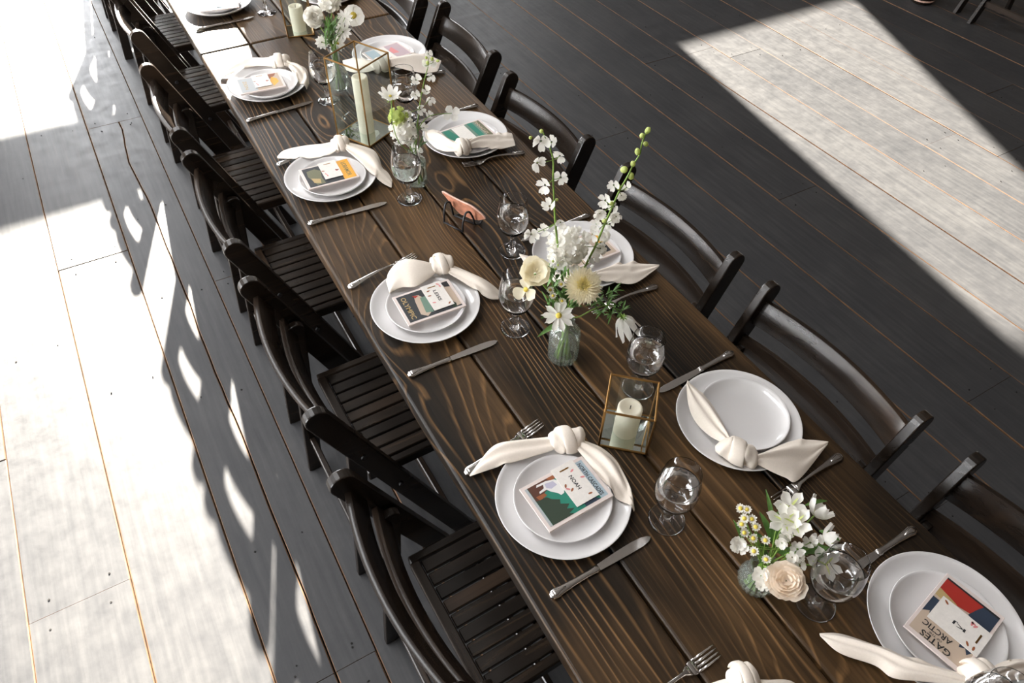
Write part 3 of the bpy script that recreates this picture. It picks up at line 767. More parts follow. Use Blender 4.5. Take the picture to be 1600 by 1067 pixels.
# olympic card
c = Card((699, 433), (729, 477), (612, 465), 'charcoal card titled OLYMPIC with a snowy landscape')
c.rect('picture', .06, .05, .94, .95, 'ink_charcoal', 0)
c.text('title', 'OLYMPIC', .5, .145, CW * .74, .0125, 'ink_gold', 2)
c.poly('river', [(.18, .33), (.36, .30), (.80, .27), (.92, .36), (.80, .47), (.40, .48), (.20, .40)], 'ink_tan', 1)
c.poly('water', [(.30, .40), (.80, .36), (.85, .48), (.30, .50)], 'ink_sage', 2)
c.poly('red_peak', [(.17, .30), (.27, .33), (.22, .40)], 'ink_red', 3)
c.poly('snow', [(.10, .84), (.90, .80), (.90, .95), (.10, .95)], 'ink_tan', 1)
c.poly('branches', [(.06, .84), (.22, .86), (.26, .95), (.06, .95)], 'ink_black', 2)
c.poly('branches', [(.72, .84), (.82, .88), (.94, .86), (.94, .80), (.70, .78)], 'ink_forest', 2)
c.nametag(.49, .84, 'LEISS', 0, .85)
# yellow-titled card
c = Card((544, 245), (563, 276), (465, 265), 'card with a yellow title panel and olive picture')
c.rect('picture', .05, .05, .95, .95, 'ink_charcoal', 0)
c.rect('title_panel', .05, .72, .95, .96, 'ink_orange', 1)
c.text('title', 'LOBAMOR', .5, .85, CW * .68, .013, 'ink_olive', 2)
c.poly('hills', [(.2, .12), (.45, .10), (.9, .20), (.9, .36), (.6, .34), (.3, .38), (.16, .28)], 'ink_olive', 1)
c.poly('pale_hill', [(.55, .14), (.78, .16), (.86, .28), (.66, .30)], 'ink_gold', 2)
c.nametag(.38, .73, None, -.02, .78)
# orange blossom card
c = Card((437, 112), (449, 136), (365, 123), 'grey card with an orange blossom picture')
c.rect('picture', .05, .05, .95, .95, 'ink_tan', 0)
c.rect('title_panel', .06, .05, .94, .40, 'ink_grey', 1)
c.text('title', 'ZION', .5, .18, CW * .55, .012, 'ink_gold', 2)
c.poly('canyon', [(.05, .72), (.4, .70), (.2, .86), (.05, .90)], 'ink_rust', 1)
c.poly('blossom', [(.25, .78), (.50, .72), (.85, .76), (.72, .84), (.62, .90), (.40, .88)], 'ink_orange', 2)
c.nametag(.36, .72, None, -.02, .80)
# red landscape card
c = Card((1498, 1040), (1407, 963), (1577, 980), 'card titled GATES ARCTIC with a red autumn landscape')
c.rect('picture', .05, .05, .95, .95, 'ink_tan', 0)
c.poly('red_field', [(.05, .05), (.95, .05), (.95, .26), (.60, .30), (.05, .22)], 'ink_red', 1)
c.poly('gold_field', [(.62, .29), (.95, .24), (.95, .36), (.62, .38)], 'ink_gold', 2)
c.poly('dark_trees', [(.05, .06), (.30, .06), (.36, .16), (.42, .30), (.20, .36), (.05, .34)], 'ink_navy', 2)
c.rect('border_strip', .05, .05, .95, .075, 'ink_black', 3)
c.poly('peak', [(.95, .40), (.95, .66), (.86, .60), (.82, .68), (.76, .60), (.70, .40)], 'ink_navy', 3)
c.poly('peak', [(.04, .64), (.12, .76), (.18, .70), (.26, .74), (.30, .60), (.05, .60)], 'ink_navy', 3)
c.text('title', 'GATES', .53, .905, CW * .50, .0125, 'ink_black', 4)
c.text('title', 'ARCTIC', .60, .77, CW * .48, .0115, 'ink_black', 4)
c.text('small_words', 'OF THE', .58, .84, CW * .22, .004, 'ink_charcoal', 4)
c.nametag(.32, .70, 'KJ', 0, .84)
# green card
c = Card((715, 232), (688, 206), (772, 210), 'green card half covered by a knotted napkin')
c.rect('picture', .06, .05, .94, .95, 'ink_sage', 0)
c.rect('dark_band', .06, .05, .94, .16, 'ink_olive', 1)
c.rect('teal_band', .06, .22, .94, .34, 'ink_teal', 1)
c.poly('trees', [(.10, .74), (.5, .72), (.9, .78), (.9, .92), (.1, .92)], 'ink_teal', 1)
c.text('title', 'PINNACLES', .55, .14, CW * .74, .011, 'ink_tan', 2, PI)
c.nametag(.42, .72, None, .02, .9, True, False)
# mauve card
c = Card((590, 100), (566, 82), (645, 83), 'mauve and blue card behind the tall lantern')
c.rect('picture', .05, .05, .95, .95, 'ink_mauve', 0); c.rect('sky_band', .05, .66, .95, .95, 'ink_sky', 1)
c.poly('sunset', [(.3, .25), (.8, .28), (.6, .42), (.35, .40)], 'ink_pink', 1); c.nametag(.44, .70, None, 0, .9, True, False)
# card behind the bouquet
c = Card((892, 416), (862, 384), (967, 394), 'card with orange and black picture behind the white bouquet')
c.rect('picture', .05, .05, .95, .95, 'ink_tan', 0); c.poly('bear', [(.15, .12), (.55, .10), (.62, .22), (.45, .32), (.15, .28)], 'ink_black', 1); c.poly('sunset', [(.5, .12), (.8, .10), (.8, .22), (.55, .24)], 'ink_orange', 2)
c.poly('sunset', [(.2, .86), (.7, .80), (.6, .94), (.2, .94)], 'ink_orange', 1); c.poly('peak', [(.65, .70), (.9, .74), (.85, .84), (.65, .82)], 'ink_navy', 1)
c.nametag(.36, .70, None, 0, .85, True, False)
# sunlit cards
c = Card((368, -8), (371, 8), (312, 3), 'sunlit card on the plate at the top edge'); c.rect('picture', .05, .05, .95, .95, 'ink_sky', 0); c.poly('canyon', [(.05, .05), (.95, .05), (.9, .25), (.4, .3), (.05, .2)], 'ink_pink', 1); c.nametag(.4, .72, None, 0, .85)

# ------------------------------------------------------------------ napkins tied in a knot
def cloth_tail(parent, U, L, z0, z1, arch, ripple, seed, org, fold=0.0):
    n, k = 22, 13; rnd = random.Random(seed); ph = rnd.uniform(0, 6.28)
    zz = lambda i, m: z0 + (z1 - z0) * (i / max(1, m - 1)) ** .8
    us = spline([at(p[0], p[1], z=T + zz(i, len(U))) for i, p in enumerate(U)], n)
    ls = spline([at(p[0], p[1], z=T + zz(i, len(L))) for i, p in enumerate(L)], n)
    vs, fs = [], []
    for i in range(n):
        f = i / (n - 1); wd = (us[i] - ls[i]).length
        for j in range(k):
            s = j / (k - 1); p = us[i].lerp(ls[i], s)
            lift = arch * math.sin(PI * s) * math.sin(PI * min(1, .16 + f * .84)) * min(1, wd / .03)
            lift += ripple * math.sin(s * 2 * PI * 2.2 + ph + f * 1.8) * (1 - f * .55) * math.sin(PI * s) * min(1, wd / .025)
            if fold: lift += fold * math.exp(-((s - .45 + .25 * f) / .10) ** 2) * math.sin(PI * min(1, f * 1.1))
            z = p.z + lift
            z = max(z, ground(p.x, p.y) + .0035)
            vs.append(Vector((p.x, p.y, z)) - Vector(org))
    for i in range(n - 1):
        for j in range(k - 1): fs.append((i * k + j, i * k + j + 1, (i + 1) * k + j + 1, (i + 1) * k + j))
    o = mk('tail', vs, fs, 'cloth', parent, True)
    m = o.modifiers.new('thick', 'SOLIDIFY'); m.thickness = .0016; m.offset = 1
    m = o.modifiers.new('smooth', 'SUBSURF'); m.levels = 1; m.render_levels = 1
    return o
def knot(parent, c, axis, half, rad, seed, org):
    """cloth wound round the tails: a bulging roll with overlapping turns"""
    a = Vector((axis[0], axis[1], 0)).normalized(); b = Vector((-a.y, a.x, 0)); up = Vector((0, 0, 1)); rnd = random.Random(seed); ph = rnd.uniform(0, 6.28)
    n, m = 36, 26; vs, fs = [], []; C = Vector(c) - Vector(org)
    for i in range(m):
        s = -1 + 2 * i / (m - 1); prof = (1 - abs(s) ** 3.2) ** .5
        prof = .30 + .70 * prof if abs(s) < .999 else .30
        for k in range(n):
            t = 2 * PI * k / n
            r = rad * prof
            # spiral turns of the band and soft creases
            r *= 1 + .10 * math.sin(2.2 * PI * s + t + ph) + .05 * math.sin(5.3 * s + 2 * t + ph * 2) + .035 * math.sin(9 * s - 3 * t + ph)
            groove = math.exp(-((s - .28 * math.sin(t + ph)) / .10) ** 2); r *= 1 - .16 * groove
            vs.append(C + a * (s * half * (1 + .07 * math.sin(t + ph))) + b * (r * math.cos(t) * 1.02) + up * (r * math.sin(t) * .92))
    for i in range(m - 1):
        for k in range(n):
            l = (k + 1) % n; fs.append((i * n + k, i * n + l, (i + 1) * n + l, (i + 1) * n + k))
    fs.append(tuple(range(n))[::-1]); fs.append(tuple((m - 1) * n + k for k in range(n)))
    o = mk('knot', vs, fs, 'cloth', parent, True)
    # the wrap that crosses the knot
    sts = []
    for k in range(17):
        t = -.35 + (PI + .7) * k / 16; r = rad * 1.07
        p = C + a * (half * (-.28 + .42 * k / 16)) + b * (r * math.cos(t)) + up * (r * .94 * math.sin(t))
        rd = (b * math.cos(t) + up * math.sin(t))
        sts.append((p, a * (half * .36), rd * (rad * .13)))
    loft('wrap', sts, 'cloth', o, 12)
    return o
def napkin(label, tails, kn, seed):
    cpt = at(kn[0], kn[1], z=T + kn[2]); org = (cpt.x, cpt.y, T)
    t = empty('knotted_napkin', org); tag(t, label, 'napkin', 'ivory napkins tied in a knot')
    for i, tl in enumerate(tails): cloth_tail(t, tl['U'], tl['L'], tl.get('z0', kn[2]), tl.get('z1', .012), tl.get('arch', .016), tl.get('rip', .0035), seed * 7 + i, org, tl.get('fold', .006))
    p = at(kn[3][0], kn[3][1], z=T + kn[2]); q = at(kn[4][0], kn[4][1], z=T + kn[2])
    knot(t, cpt, q - p, (q - p).length / 2, kn[5], seed, org)
napkin('ivory napkin knotted over the goat card plate', [
    dict(U=[(866, 681), (820, 686), (782, 691), (765, 701), (752, 717), (733, 743)], L=[(866, 703), (835, 713), (805, 722), (775, 731), (747, 740), (734, 744)], z0=.045, z1=.008, arch=.018),
    dict(U=[(905, 686), (938, 699), (960, 717), (973, 740), (983, 765), (992, 797)], L=[(900, 700), (918, 722), (933, 742), (950, 764), (967, 783), (990, 800)], z0=.048, z1=.012, arch=.014)],
    (886, 687, .045, (860, 693), (914, 684), .026), 1)
napkin('ivory napkin with a puffed loop over the OLYMPIC card plate', [
    dict(U=[(682, 414), (655, 407), (635, 405), (619, 411), (607, 425), (603, 440)], L=[(682, 426), (665, 440), (648, 449), (630, 449), (616, 454), (609, 461)], z0=.045, z1=.03, arch=.026, fold=.012),
    dict(U=[(705, 414), (733, 426), (755, 436), (770, 446), (781, 456)], L=[(700, 427), (722, 440), (746, 456), (764, 467), (779, 468)], z0=.045, z1=.008, arch=.012, fold=.009)],
    (690, 413, .048, (674, 419), (708, 411), .0265), 2)
napkin('ivory napkin knotted over the yellow-titled card plate', [
    dict(U=[(526, 220), (500, 225), (475, 229), (445, 234), (433, 244)], L=[(526, 235), (510, 244), (482, 247.5), (455, 248), (433, 247)], z0=.045, z1=.008, arch=.014),
    dict(U=[(540, 222), (565, 228), (584, 235), (592, 247), (597, 262), (606, 270), (613, 282)], L=[(540, 234), (558, 249), (573, 265), (586, 277), (592, 282), (600, 288), (612, 294)], z0=.048, z1=.006, arch=.012)],
    (532, 225, .048, (518, 228), (546, 223), .024), 3)
napkin('ivory napkin over the orange blossom card plate, sunlit at one end', [
    dict(U=[(428, 88), (395, 93), (377, 99), (357, 108), (342, 116)], L=[(428, 104), (400, 103), (379, 109), (359, 117), (343, 125)], z0=.04, z1=.008, arch=.014),
    dict(U=[(446, 92), (458, 101), (470, 103), (479, 109), (482, 120), (483, 131)], L=[(444, 103), (452, 106), (457, 115), (463, 126), (470, 135), (479, 141)], z0=.045, z1=.01, arch=.012)],
    (437, 96, .042, (424, 97), (456, 95), .025), 4)
napkin('ivory napkin knotted on the plate without a card', [
    dict(U=[(1142, 686), (1137, 676), (1130, 660), (1112, 630), (1095, 612), (1074, 595)], L=[(1138, 694), (1127, 691), (1107, 680), (1087, 660), (1076, 635), (1072, 600)], z0=.042, z1=.028, arch=.014),
    dict(U=[(1175, 712), (1190, 709), (1212, 699), (1237, 689), (1262, 687), (1295, 690)], L=[(1172, 722), (1184, 726), (1205, 737), (1228, 747), (1247, 751), (1293, 694)], z0=.042, z1=.018, arch=.014)],
    (1153, 706, .038, (1124, 692), (1187, 719), .0245), 5)
napkin('ivory napkin spread behind the pale yellow dahlia', [
    dict(U=[(905, 432), (936, 424), (955, 416), (975, 413), (995, 412), (1031, 414)], L=[(905, 440), (932, 437), (950, 441), (970, 443), (994, 442.5), (1030, 417)], z0=.04, z1=.014, arch=.012),
    dict(U=[(888, 432), (868, 424), (850, 412), (830, 401), (811, 396)], L=[(886, 441), (862, 440), (842, 434), (828, 424), (812, 399)], z0=.04, z1=.02, arch=.012)],
    (897, 434, .04, (883, 430), (912, 438), .022), 6)
napkin('ivory napkin knotted across the green card', [
    dict(U=[(716, 222), (702, 217), (690, 208), (678, 202), (664, 204)], L=[(714, 237), (703, 237), (692, 236), (678, 230), (665, 216)], z0=.04, z1=.022, arch=.014),
    dict(U=[(730, 221), (745, 217), (760, 213), (778, 209.5), (800, 208)], L=[(730, 234), (745, 231), (760, 232), (778, 234), (806, 228)], z0=.042, z1=.022, arch=.014)],
    (723, 230, .040, (710, 232), (737, 227), .0255), 7)
napkin('ivory napkin seen through the tall lantern', [
    dict(U=[(602, 92), (629, 88), (648, 84), (666, 86), (690, 95)], L=[(602, 103), (625, 107), (646, 112), (664, 115), (684, 112)], z0=.042, z1=.015, arch=.014),
    dict(U=[(590, 96), (572, 93), (552, 91), (535, 94)], L=[(590, 108), (572, 113), (552, 113), (537, 108)], z0=.042, z1=.018, arch=.014)],
    (596, 102, .042, (582, 104), (612, 98), .025), 8)
napkin('ivory napkin at the bottom right by the red landscape card', [
    dict(U=[(1512, 1054), (1462, 1040), (1425, 1029), (1362, 1005), (1312, 989), (1280, 989)], L=[(1512, 1074), (1450, 1066), (1395, 1060), (1367, 1040), (1312, 1021), (1281, 993)], z0=.04, z1=.008, arch=.018),
    dict(U=[(1545, 1045), (1565, 1035), (1590, 1030), (1625, 1035)], L=[(1550, 1066), (1575, 1062), (1600, 1062), (1630, 1060)], z0=.04, z1=.02, arch=.012)],
    (1530, 1057, .04, (1505, 1064), (1556, 1052), .025), 9)
napkin('ivory napkin knot peeking in at the bottom edge', [
    dict(U=[(1150, 1058), (1125, 1062), (1095, 1075), (1072, 1100)], L=[(1150, 1076), (1125, 1088), (1100, 1100), (1075, 1104)], z0=.045, z1=.012, arch=.014),
    dict(U=[(1176, 1062), (1200, 1063), (1235, 1064), (1262, 1085)], L=[(1176, 1078), (1205, 1085), (1230, 1105), (1255, 1120)], z0=.045, z1=.015, arch=.014)],
    (1162, 1062, .045, (1140, 1068), (1186, 1060), .025), 10)

# ------------------------------------------------------------------ pink stone slice on a wire stand
st = at(718, 345, z=T); ws = empty('wire_stand', (st.x, st.y, T)); tag(ws, 'black wire easel holding a pink stone slice', 'stand')
sp = lambda p: Vector(p) - Vector((st.x, st.y, T))
A, B_ = at(694, 347, z=T + .002), at(723, 362, z=T + .002)
Cc, Dd = at(709, 336, z=T + .002), at(742, 350, z=T + .002)
tops = []
for a, d in ((A, Cc), (B_, Dd)):
    hgt = .058 if a is A else .056
    mid = a + (d - a) * .42
    pth = spline([sp(a), sp(a) + Vector((.002, 0, .03)), sp(mid) + Vector((-.006, 0, hgt - .004)), sp(mid) + Vector((.002, 0, hgt)), sp(mid) + Vector((.009, 0, hgt - .006)), sp(d) + Vector((-.004, 0, .02)), sp(d), sp(d) + Vector((.014, -.004, .0)), sp(d) + Vector((.02, -.006, .010))], 30)
    tube('wire_loop', pth, .0029, 'blackmetal', ws, 8); tops.append(mid)
tube('wire_bar', [sp(A), sp(B_)], .0029, 'blackmetal', ws, 8)
tube('wire_bar', [sp(Cc), sp(Dd)], .0029, 'blackmetal', ws, 8)
ag = empty('stone_slice'); tag(ag, 'irregular pink stone slice leaning on the black wire easel', 'stone slice')
m1, m2 = (Cc + Dd) / 2, (tops[0] + tops[1]) / 2
ax_u = (Dd - Cc).normalized(); base = m1 + Vector((.014, 0, .004)); topm = m2 + Vector((.024, 0, .062))
ax_v = (topm - base); ax_v = (ax_v - ax_u * ax_v.dot(ax_u)).normalized(); nn = ax_u.cross(ax_v)
ag.location = base
outl = [(-.026, .0), (.012, -.002), (.040, .008), (.062, .026), (.060, .036), (.040, .052), (.022, .060), (-.010, .062), (-.040, .066), (-.066, .072), (-.068, .064), (-.050, .034), (-.038, .012)]
from_bm('slab', prism_bm([ax_u * a + ax_v * (b + .004) for a, b in outl], nn * .005, .001), 'agate', ag)
rim = [ax_u * (a * 1.01) + ax_v * (b + .004) + nn * .0025 for a, b in outl]
tube('chipped_rim', spline(rim[3:11], 30), .0024, 'agate_rim', ag, 6)

# ------------------------------------------------------------------ flowers
def frame_of(nrm):
    n = Vector(nrm).normalized(); a = n.cross(Vector((.1, .2, 1)))
    if a.length < .05: a = n.cross(Vector((1, 0, 0)))
    a.normalize(); return a, n.cross(a), n
def petal_geo(c, u, v, n, ln, wd, cup, tipw=.35, notch=0.0, vs=None, fs=None, start=.12, rows=5, cols=3):
    """a petal along u (width v, face normal n), cupped by cup, edges turned up"""
    base = len(vs)
    for i in range(rows):
        f = i / (rows - 1); r = ln * (start + (1 - start) * f)
        w_ = wd * .5 * ((.30 + .70 * math.sin(PI * .5 * min(1, f / .62))) if f < .62 else math.sqrt(max(0.0, tipw ** 2 + (1 - tipw ** 2) * (1 - ((f - .62) / .38) ** 2))))
        h = cup * ln * f * f
        for q in range(cols):
            s = -1 + 2 * q / (cols - 1)
            rr = r - (.10 + notch if notch and abs(s) < .3 else .14 * abs(s)) * ln * max(0, f - .6) / .4 * (1 if not notch or abs(s) < .3 or abs(s) > .9 else 0)
            vs.append(c + u * rr + v * (w_ * s) + n * (h + s * s * wd * .14))
    for i in range(rows - 1):
        for q in range(cols - 1): fs.append((base + i * cols + q, base + i * cols + q + 1, base + (i + 1) * cols + q + 1, base + (i + 1) * cols + q))
def bloom_mesh(n, ln, wd, cup, layers=1, tipw=.4, notch=.0, seed=0, jit=.15):
    rnd = random.Random(seed); vs, fs = [], []
    for l in range(layers):
        k = 1 - .28 * l
        for i in range(n):
            a = 2 * PI * (i + .5 * l) / n + rnd.uniform(-jit, jit)
            u = Vector((math.cos(a), math.sin(a), 0)); v = Vector((-math.sin(a), math.cos(a), 0))
            petal_geo(Vector((0, 0, .0012 * l)), u, v, Vector((0, 0, 1)), ln * k * rnd.uniform(.88, 1.06), wd * k, cup + .35 * l + rnd.uniform(-.08, .08), tipw, notch, vs, fs)
    me = bpy.data.meshes.new('bloom'); me.from_pydata([tuple(v) for v in vs], [], fs); me.update()
    for p in me.polygons: p.use_smooth = True
    return me
def ball_mesh(r, flat=.5, seg=10):
    bm = bmesh.new(); bmesh.ops.create_icosphere(bm, subdivisions=2, radius=r)
    for v in bm.verts:
        v.co.z *= flat; v.co += v.co.normalized() * r * .10 * noise.noise(v.co * 900)
    me = bpy.data.meshes.new('ball'); bm.to_mesh(me); bm.free()
    for p in me.polygons: p.use_smooth = True
    return me
def place(name, me, mat, parent, c, nrm, scale=1.0, spin=None):
    if not me.materials: me.materials.append(M[mat])
    o = link(bpy.data.objects.new(name, me), parent); a, b, n = frame_of(nrm)
    sp_ = random.uniform(0, 6.28) if spin is None else spin
    R_ = Matrix((a, b, n)).transposed().to_4x4() @ Matrix.Rotation(sp_, 4, 'Z')
    o.matrix_basis = Matrix.Translation(Vector(c) - (parent.location if parent else Vector())) @ R_ @ Matrix.Scale(scale, 4)
    return o
TOCAM = lambda p: (Vector((0, 0, CAMZ)) - Vector(p)).normalized()
def facing(p, mixup=.5, j=.35):
    return (TOCAM(p) * (1 - mixup) + Vector((0, 0, 1)) * mixup + Vector((random.uniform(-j, j), random.uniform(-j, j), random.uniform(-j, j)))).normalized()
FL = {k: bloom_mesh(5, .0142, .0098, .30 + .15 * k, 1, .55, .08, k, .3) for k in range(3)}          # small five-petalled floret
FLB = bloom_mesh(6, .0138, .0085, .35, 2, .45, .1, 9, .3)
MINI = bloom_mesh(11, .0075, .0030, .1, 1, .7, 0, 4, .05)
DOT = ball_mesh(.0030, .7)
BUD = ball_mesh(.0052, 1.5)
def flower_thing(name, label, cat, group, vase_pt):
    o = empty(name, vase_pt); return tag(o, label, cat, group)
def stem_part(t, pts, r0=.0018, r1=.0012, n=20, mat='stem'):
    p = spline([Vector(q) - t.location for q in pts], n)
    return tube('stem', p, [r0 + (r1 - r0) * i / (n - 1) for i in range(n)], mat, t, 7)
def leaf_part(t, a, b, wd, droop=.01, mat='leaf'):
    a, b = Vector(a) - t.location, Vector(b) - t.location; d = b - a; side = d.cross(Vector((0, 0, 1))).normalized(); vs, fs = [], []
    if side.length < .1: side = Vector((1, 0, 0))
    for i in range(7):
        f = i / 6; w_ = wd * .5 * math.sin(PI * (.06 + .94 * f)) ** .8 if i < 6 else 0.0005; c = a + d * f + Vector((0, 0, droop * math.sin(PI * f)))
        for s in (-1, 0, 1): vs.append(c + side * (w_ * s) + Vector((0, 0, abs(s) * wd * .15)))
    for i in range(6):
        for s in range(2): fs.append((i * 3 + s, i * 3 + s + 1, (i + 1) * 3 + s + 1, (i + 1) * 3 + s))
    return mk('leaf', vs, fs, mat, t, True)
def big_flower(t, c, nrm, n, ln, wd, cup, mat='petal', layers=1, centre=None, cr=.005, tipw=.35, notch=0, spin=0.0):
    """flower whose petals are pieces of their own"""
    a, b, nn_ = frame_of(nrm); c = Vector(c) - t.location; rnd = random.Random(int(abs(c.x * 1e5)) + n)
    for l in range(layers):
        for i in range(n):
            ang = spin + 2 * PI * (i + .5 * l) / n + rnd.uniform(-.12, .12); u = a * math.cos(ang) + b * math.sin(ang); v = -a * math.sin(ang) + b * math.cos(ang)
            vs, fs = [], []
            k = 1 - .22 * l
            petal_geo(c + nn_ * (.0015 * l), u, v, nn_, ln * k * rnd.uniform(.9, 1.08), wd * k, cup + .3 * l + rnd.uniform(-.1, .1), tipw, notch, vs, fs, .1, 8, 5)
            mk('petal', vs, fs, mat, t, True)
    if centre:
        o = place('centre', ball_mesh(cr, .55), centre, t, c + t.location + nn_ * (.15 * ln * max(0, cup) + .001), nn_)
def pompon(t, c, nrm, rad, mat, n_layers, per, name='petal_layer', cone=.5):
    """dense many-petalled head (dahlia, hydrangea): rings of petals"""
    a, b, nn_ = frame_of(nrm); c = Vector(c) - t.location
    for l in range(n_layers):
        f = l / max(1, n_layers - 1); vs, fs = [], []; k = max(6, int(per * (1 - .55 * f)))
        for i in range(k):
            ang = 2 * PI * (i + .5 * (l % 2)) / k; el = f * 1.35
            u = (a * math.cos(ang) + b * math.sin(ang)) * math.cos(el) + nn_ * math.sin(el); v = -a * math.sin(ang) + b * math.cos(ang); up_ = u.cross(v)
            if up_.dot(nn_) < 0: up_ = -up_
            petal_geo(c + nn_ * (rad * cone * f * .55), u, v, up_, rad * (1 - .45 * f) * random.uniform(.92, 1.05), rad * .20, .15, .45, 0, vs, fs, .2)
        mk(name, vs, fs, mat, t, True)
def cluster(t, c, r, n, meshes, mat, squash=.85, scale=1.0, seed=1):
    rnd = random.Random(seed)
    place('core', ball_mesh(r * .86, squash), mat, t, c, (0, 0, 1), 1.0, 0)
    for i in range(n):
        z = 1 - 2 * (i + .5) / n; ph = i * 2.39996; q = math.sqrt(1 - z * z); d = Vector((q * math.cos(ph), q * math.sin(ph), z * squash))
        place('blossom', meshes[i % len(meshes)], mat, t, Vector(c) + d * r * rnd.uniform(.88, 1.08), d + Vector((0, 0, .2)), scale * rnd.uniform(.85, 1.15))
def spike(t, pts, florets, buds, yv, sc=1.0, mat='petal', fl=None):
    for (px, py, s) in florets:
        p = at(px, py, y=yv + random.uniform(-.008, .008)); place('blossom', random.choice(fl or [FL[2], FL[0], FL[1]]), mat, t, p, facing(p, -.1, .75), s * sc)
        # pedicel back to the stalk
        q = min(pts, key=lambda w_: (Vector(w_) - p).length + .2 * max(0, Vector(w_).z - p.z + .005))
        tube('pedicel', [Vector(q) - t.location, (Vector(q) + p) / 2 - t.location + Vector((0, 0, -.002)), p - t.location], .0008, 'stem', t, 5)
    for (px, py, s) in buds:
        p = at(px, py, y=yv); place('bud', BUD, 'petal_lime', t, p, facing(p, .6, .5), s * sc)
def vase_bottle(loc, label, r, h, neck, nh, ribs, water_h, round_=False):
    t = empty('bud_vase', loc); tag(t, label, 'vase', 'clear glass bud vases')
    if round_:
        out = [(0, 0), (r * .55, 0), (r * .82, h * .08), (r, h * .34), (r * .95, h * .56), (r * .72, h * .78), (neck, h * .95), (neck * .92, h + nh * .6), (neck * 1.1, h + nh)]
    else:
        out = [(0, 0), (r * .90, 0), (r, .004), (r, h * .86), (r * .96, h * .93), (r * .78, h * .99), (neck * 1.15, h + .004), (neck, h + .010), (neck, h + nh * .8), (neck * 1.12, h + nh)]
    inn = [(max(0, a - .0022), max(b, .004)) for a, b in out[::-1]]
    lathe('glass_body', out + inn, 'ribbed', t, 144 if ribs else 48, False, ribs, r * .035, (.002, h * .97))
    wi = [(0, .0042)] + [(a - .0028, max(b, .0045)) for a, b in out[1:] if b < water_h] + [((r if not round_ else r * .9) - .003, water_h), (0, water_h)]
    lathe('water', wi, 'water', t, 40, False)
    return t
Z0 = T + .0006
# --- bouquet in the ribbed vase
V1 = at(879, 557, z=T); V1.z = Z0
vase_bottle(V1, 'ribbed cylinder bud vase holding the white bouquet in the middle', .0345, .097, .017, .03, 24, .075)
def inside(V, dx, dy, h): return Vector((V.x + dx, V.y + dy, Z0 + h))
GB1 = 'flowers of the white bouquet'
mouth = inside(V1, 0, 0, .127)
def into(V, mh, k):
    a = 2.4 * k; return [inside(V, .010 * math.cos(a), .010 * math.sin(a), .012), inside(V, .006 * math.cos(a + 2), .006 * math.sin(a + 2), mh)]
yv = .93
t = flower_thing('delphinium_stem', 'tall thin stalk of loose white delphinium blossoms in the white bouquet', 'flower', GB1, V1)
sp1 = [at(px, py, y=yv) for px, py in [(880, 440), (873, 395), (868, 349), (866, 310), (864.5, 280), (864.5, 250), (857, 225), (849, 208)]]
stem_part(t, into(V1, .127, 0) + sp1, .0028, .0014, 40)
spike(t, sp1, [(845, 220, 1.35), (862, 222, 1.0), (875, 243, 1.15), (839, 254, 1.25), (876, 277, 1.2), (852, 289, 1.3), (859, 322, 1.2), (830, 366, 1.3), (850, 361, 1.1), (876, 347, .9)], [(846, 205, .7), (870, 312, .6), (829, 215, .6)], yv)
t = flower_thing('larkspur_stem', 'tall pale green and white spike leaning right in the white bouquet', 'flower', GB1, V1)
yw = .90
sp2 = [at(px, py, y=yw) for px, py in [(902, 450), (915, 415), (930, 385), (945, 350), (957, 322), (968, 298), (980, 277), (990, 257), (1000, 240), (1003, 224), (1010, 206)]]
stem_part(t, into(V1, .127, 1) + sp2, .0028, .0013, 40)
spike(t, sp2, [(959, 289, 1.0), (979, 293, .9), (971, 305, 1.0), (946, 313, 1.2), (960, 322, 1.1), (937, 333, 1.25), (963, 338, 1.2), (931, 350, 1.1), (953, 350, 1.2), (925, 366, 1.3), (946, 370, 1.3), (914, 384, 1.3), (938, 388, 1.3), (906, 402, 1.3), (927, 404, 1.2), (900, 420, 1.2), (920, 420, 1.2)],
      [(1012, 204, 1.0), (1003, 212, .9), (1009, 225, .9), (996, 237, 1.0), (989, 256, 1.0), (975, 265, 1.35), (986, 275, 1.2), (966, 292, 1.0), (955, 318, .9), (944, 345, .9)], yw, 1.0, 'petal', [FLB, FL[0], FL[1]])
t = flower_thing('stock_stem', 'full white ruffled bloom behind the dahlia', 'flower', GB1, V1)
pc = at(888, 383, y=.93); stem_part(t, into(V1, .127, 2) + [pc], .0025, .002)
cluster(t, pc, .034, 30, [FLB, FL[0], FL[2]], 'petal', .9, 1.1, 3)
pc2 = at(876, 402, y=.92); cluster(t, pc2, .02, 14, [FLB, FL[1]], 'petal', .9, 1.0, 5)
t = flower_thing('dahlia', 'pale yellow dahlia at the heart of the white bouquet', 'flower', GB1, V1)
pc = at(911, 447, y=.835); stem_part(t, into(V1, .127, 3) + [pc], .0026, .0022)
dn = facing(pc, .25, .03); da, db, dn = frame_of(dn); rr_ = random.Random(3)
for ring in range(7):
    vs, fs = [], []
    for i in range(26):
        k = ring * 26 + i; f = (k + 4) / 190.0; el = PI / 2 - f ** .62 * 1.75; ph = k * 2.39996
        d_ = (da * math.cos(ph) + db * math.sin(ph)) * math.cos(el) + dn * math.sin(el); v_ = -da * math.sin(ph) + db * math.cos(ph); up_ = d_.cross(v_)
        if up_.dot(dn) < 0: up_ = -up_
        petal_geo(pc - t.location + d_ * (.004 + .006 * f), d_, v_, up_, (.015 + .019 * f ** .8) * rr_.uniform(.93, 1.06), .0032 + .0034 * f, .22 - .1 * f, .5, 0, vs, fs, .15)
    mk('petal_ring', vs, fs, 'petal_cream' if ring > 1 else 'petal_yellow', t, True)
t = flower_thing('narcissus', 'creamy yellow drooping flower left of the dahlia', 'flower', GB1, V1)
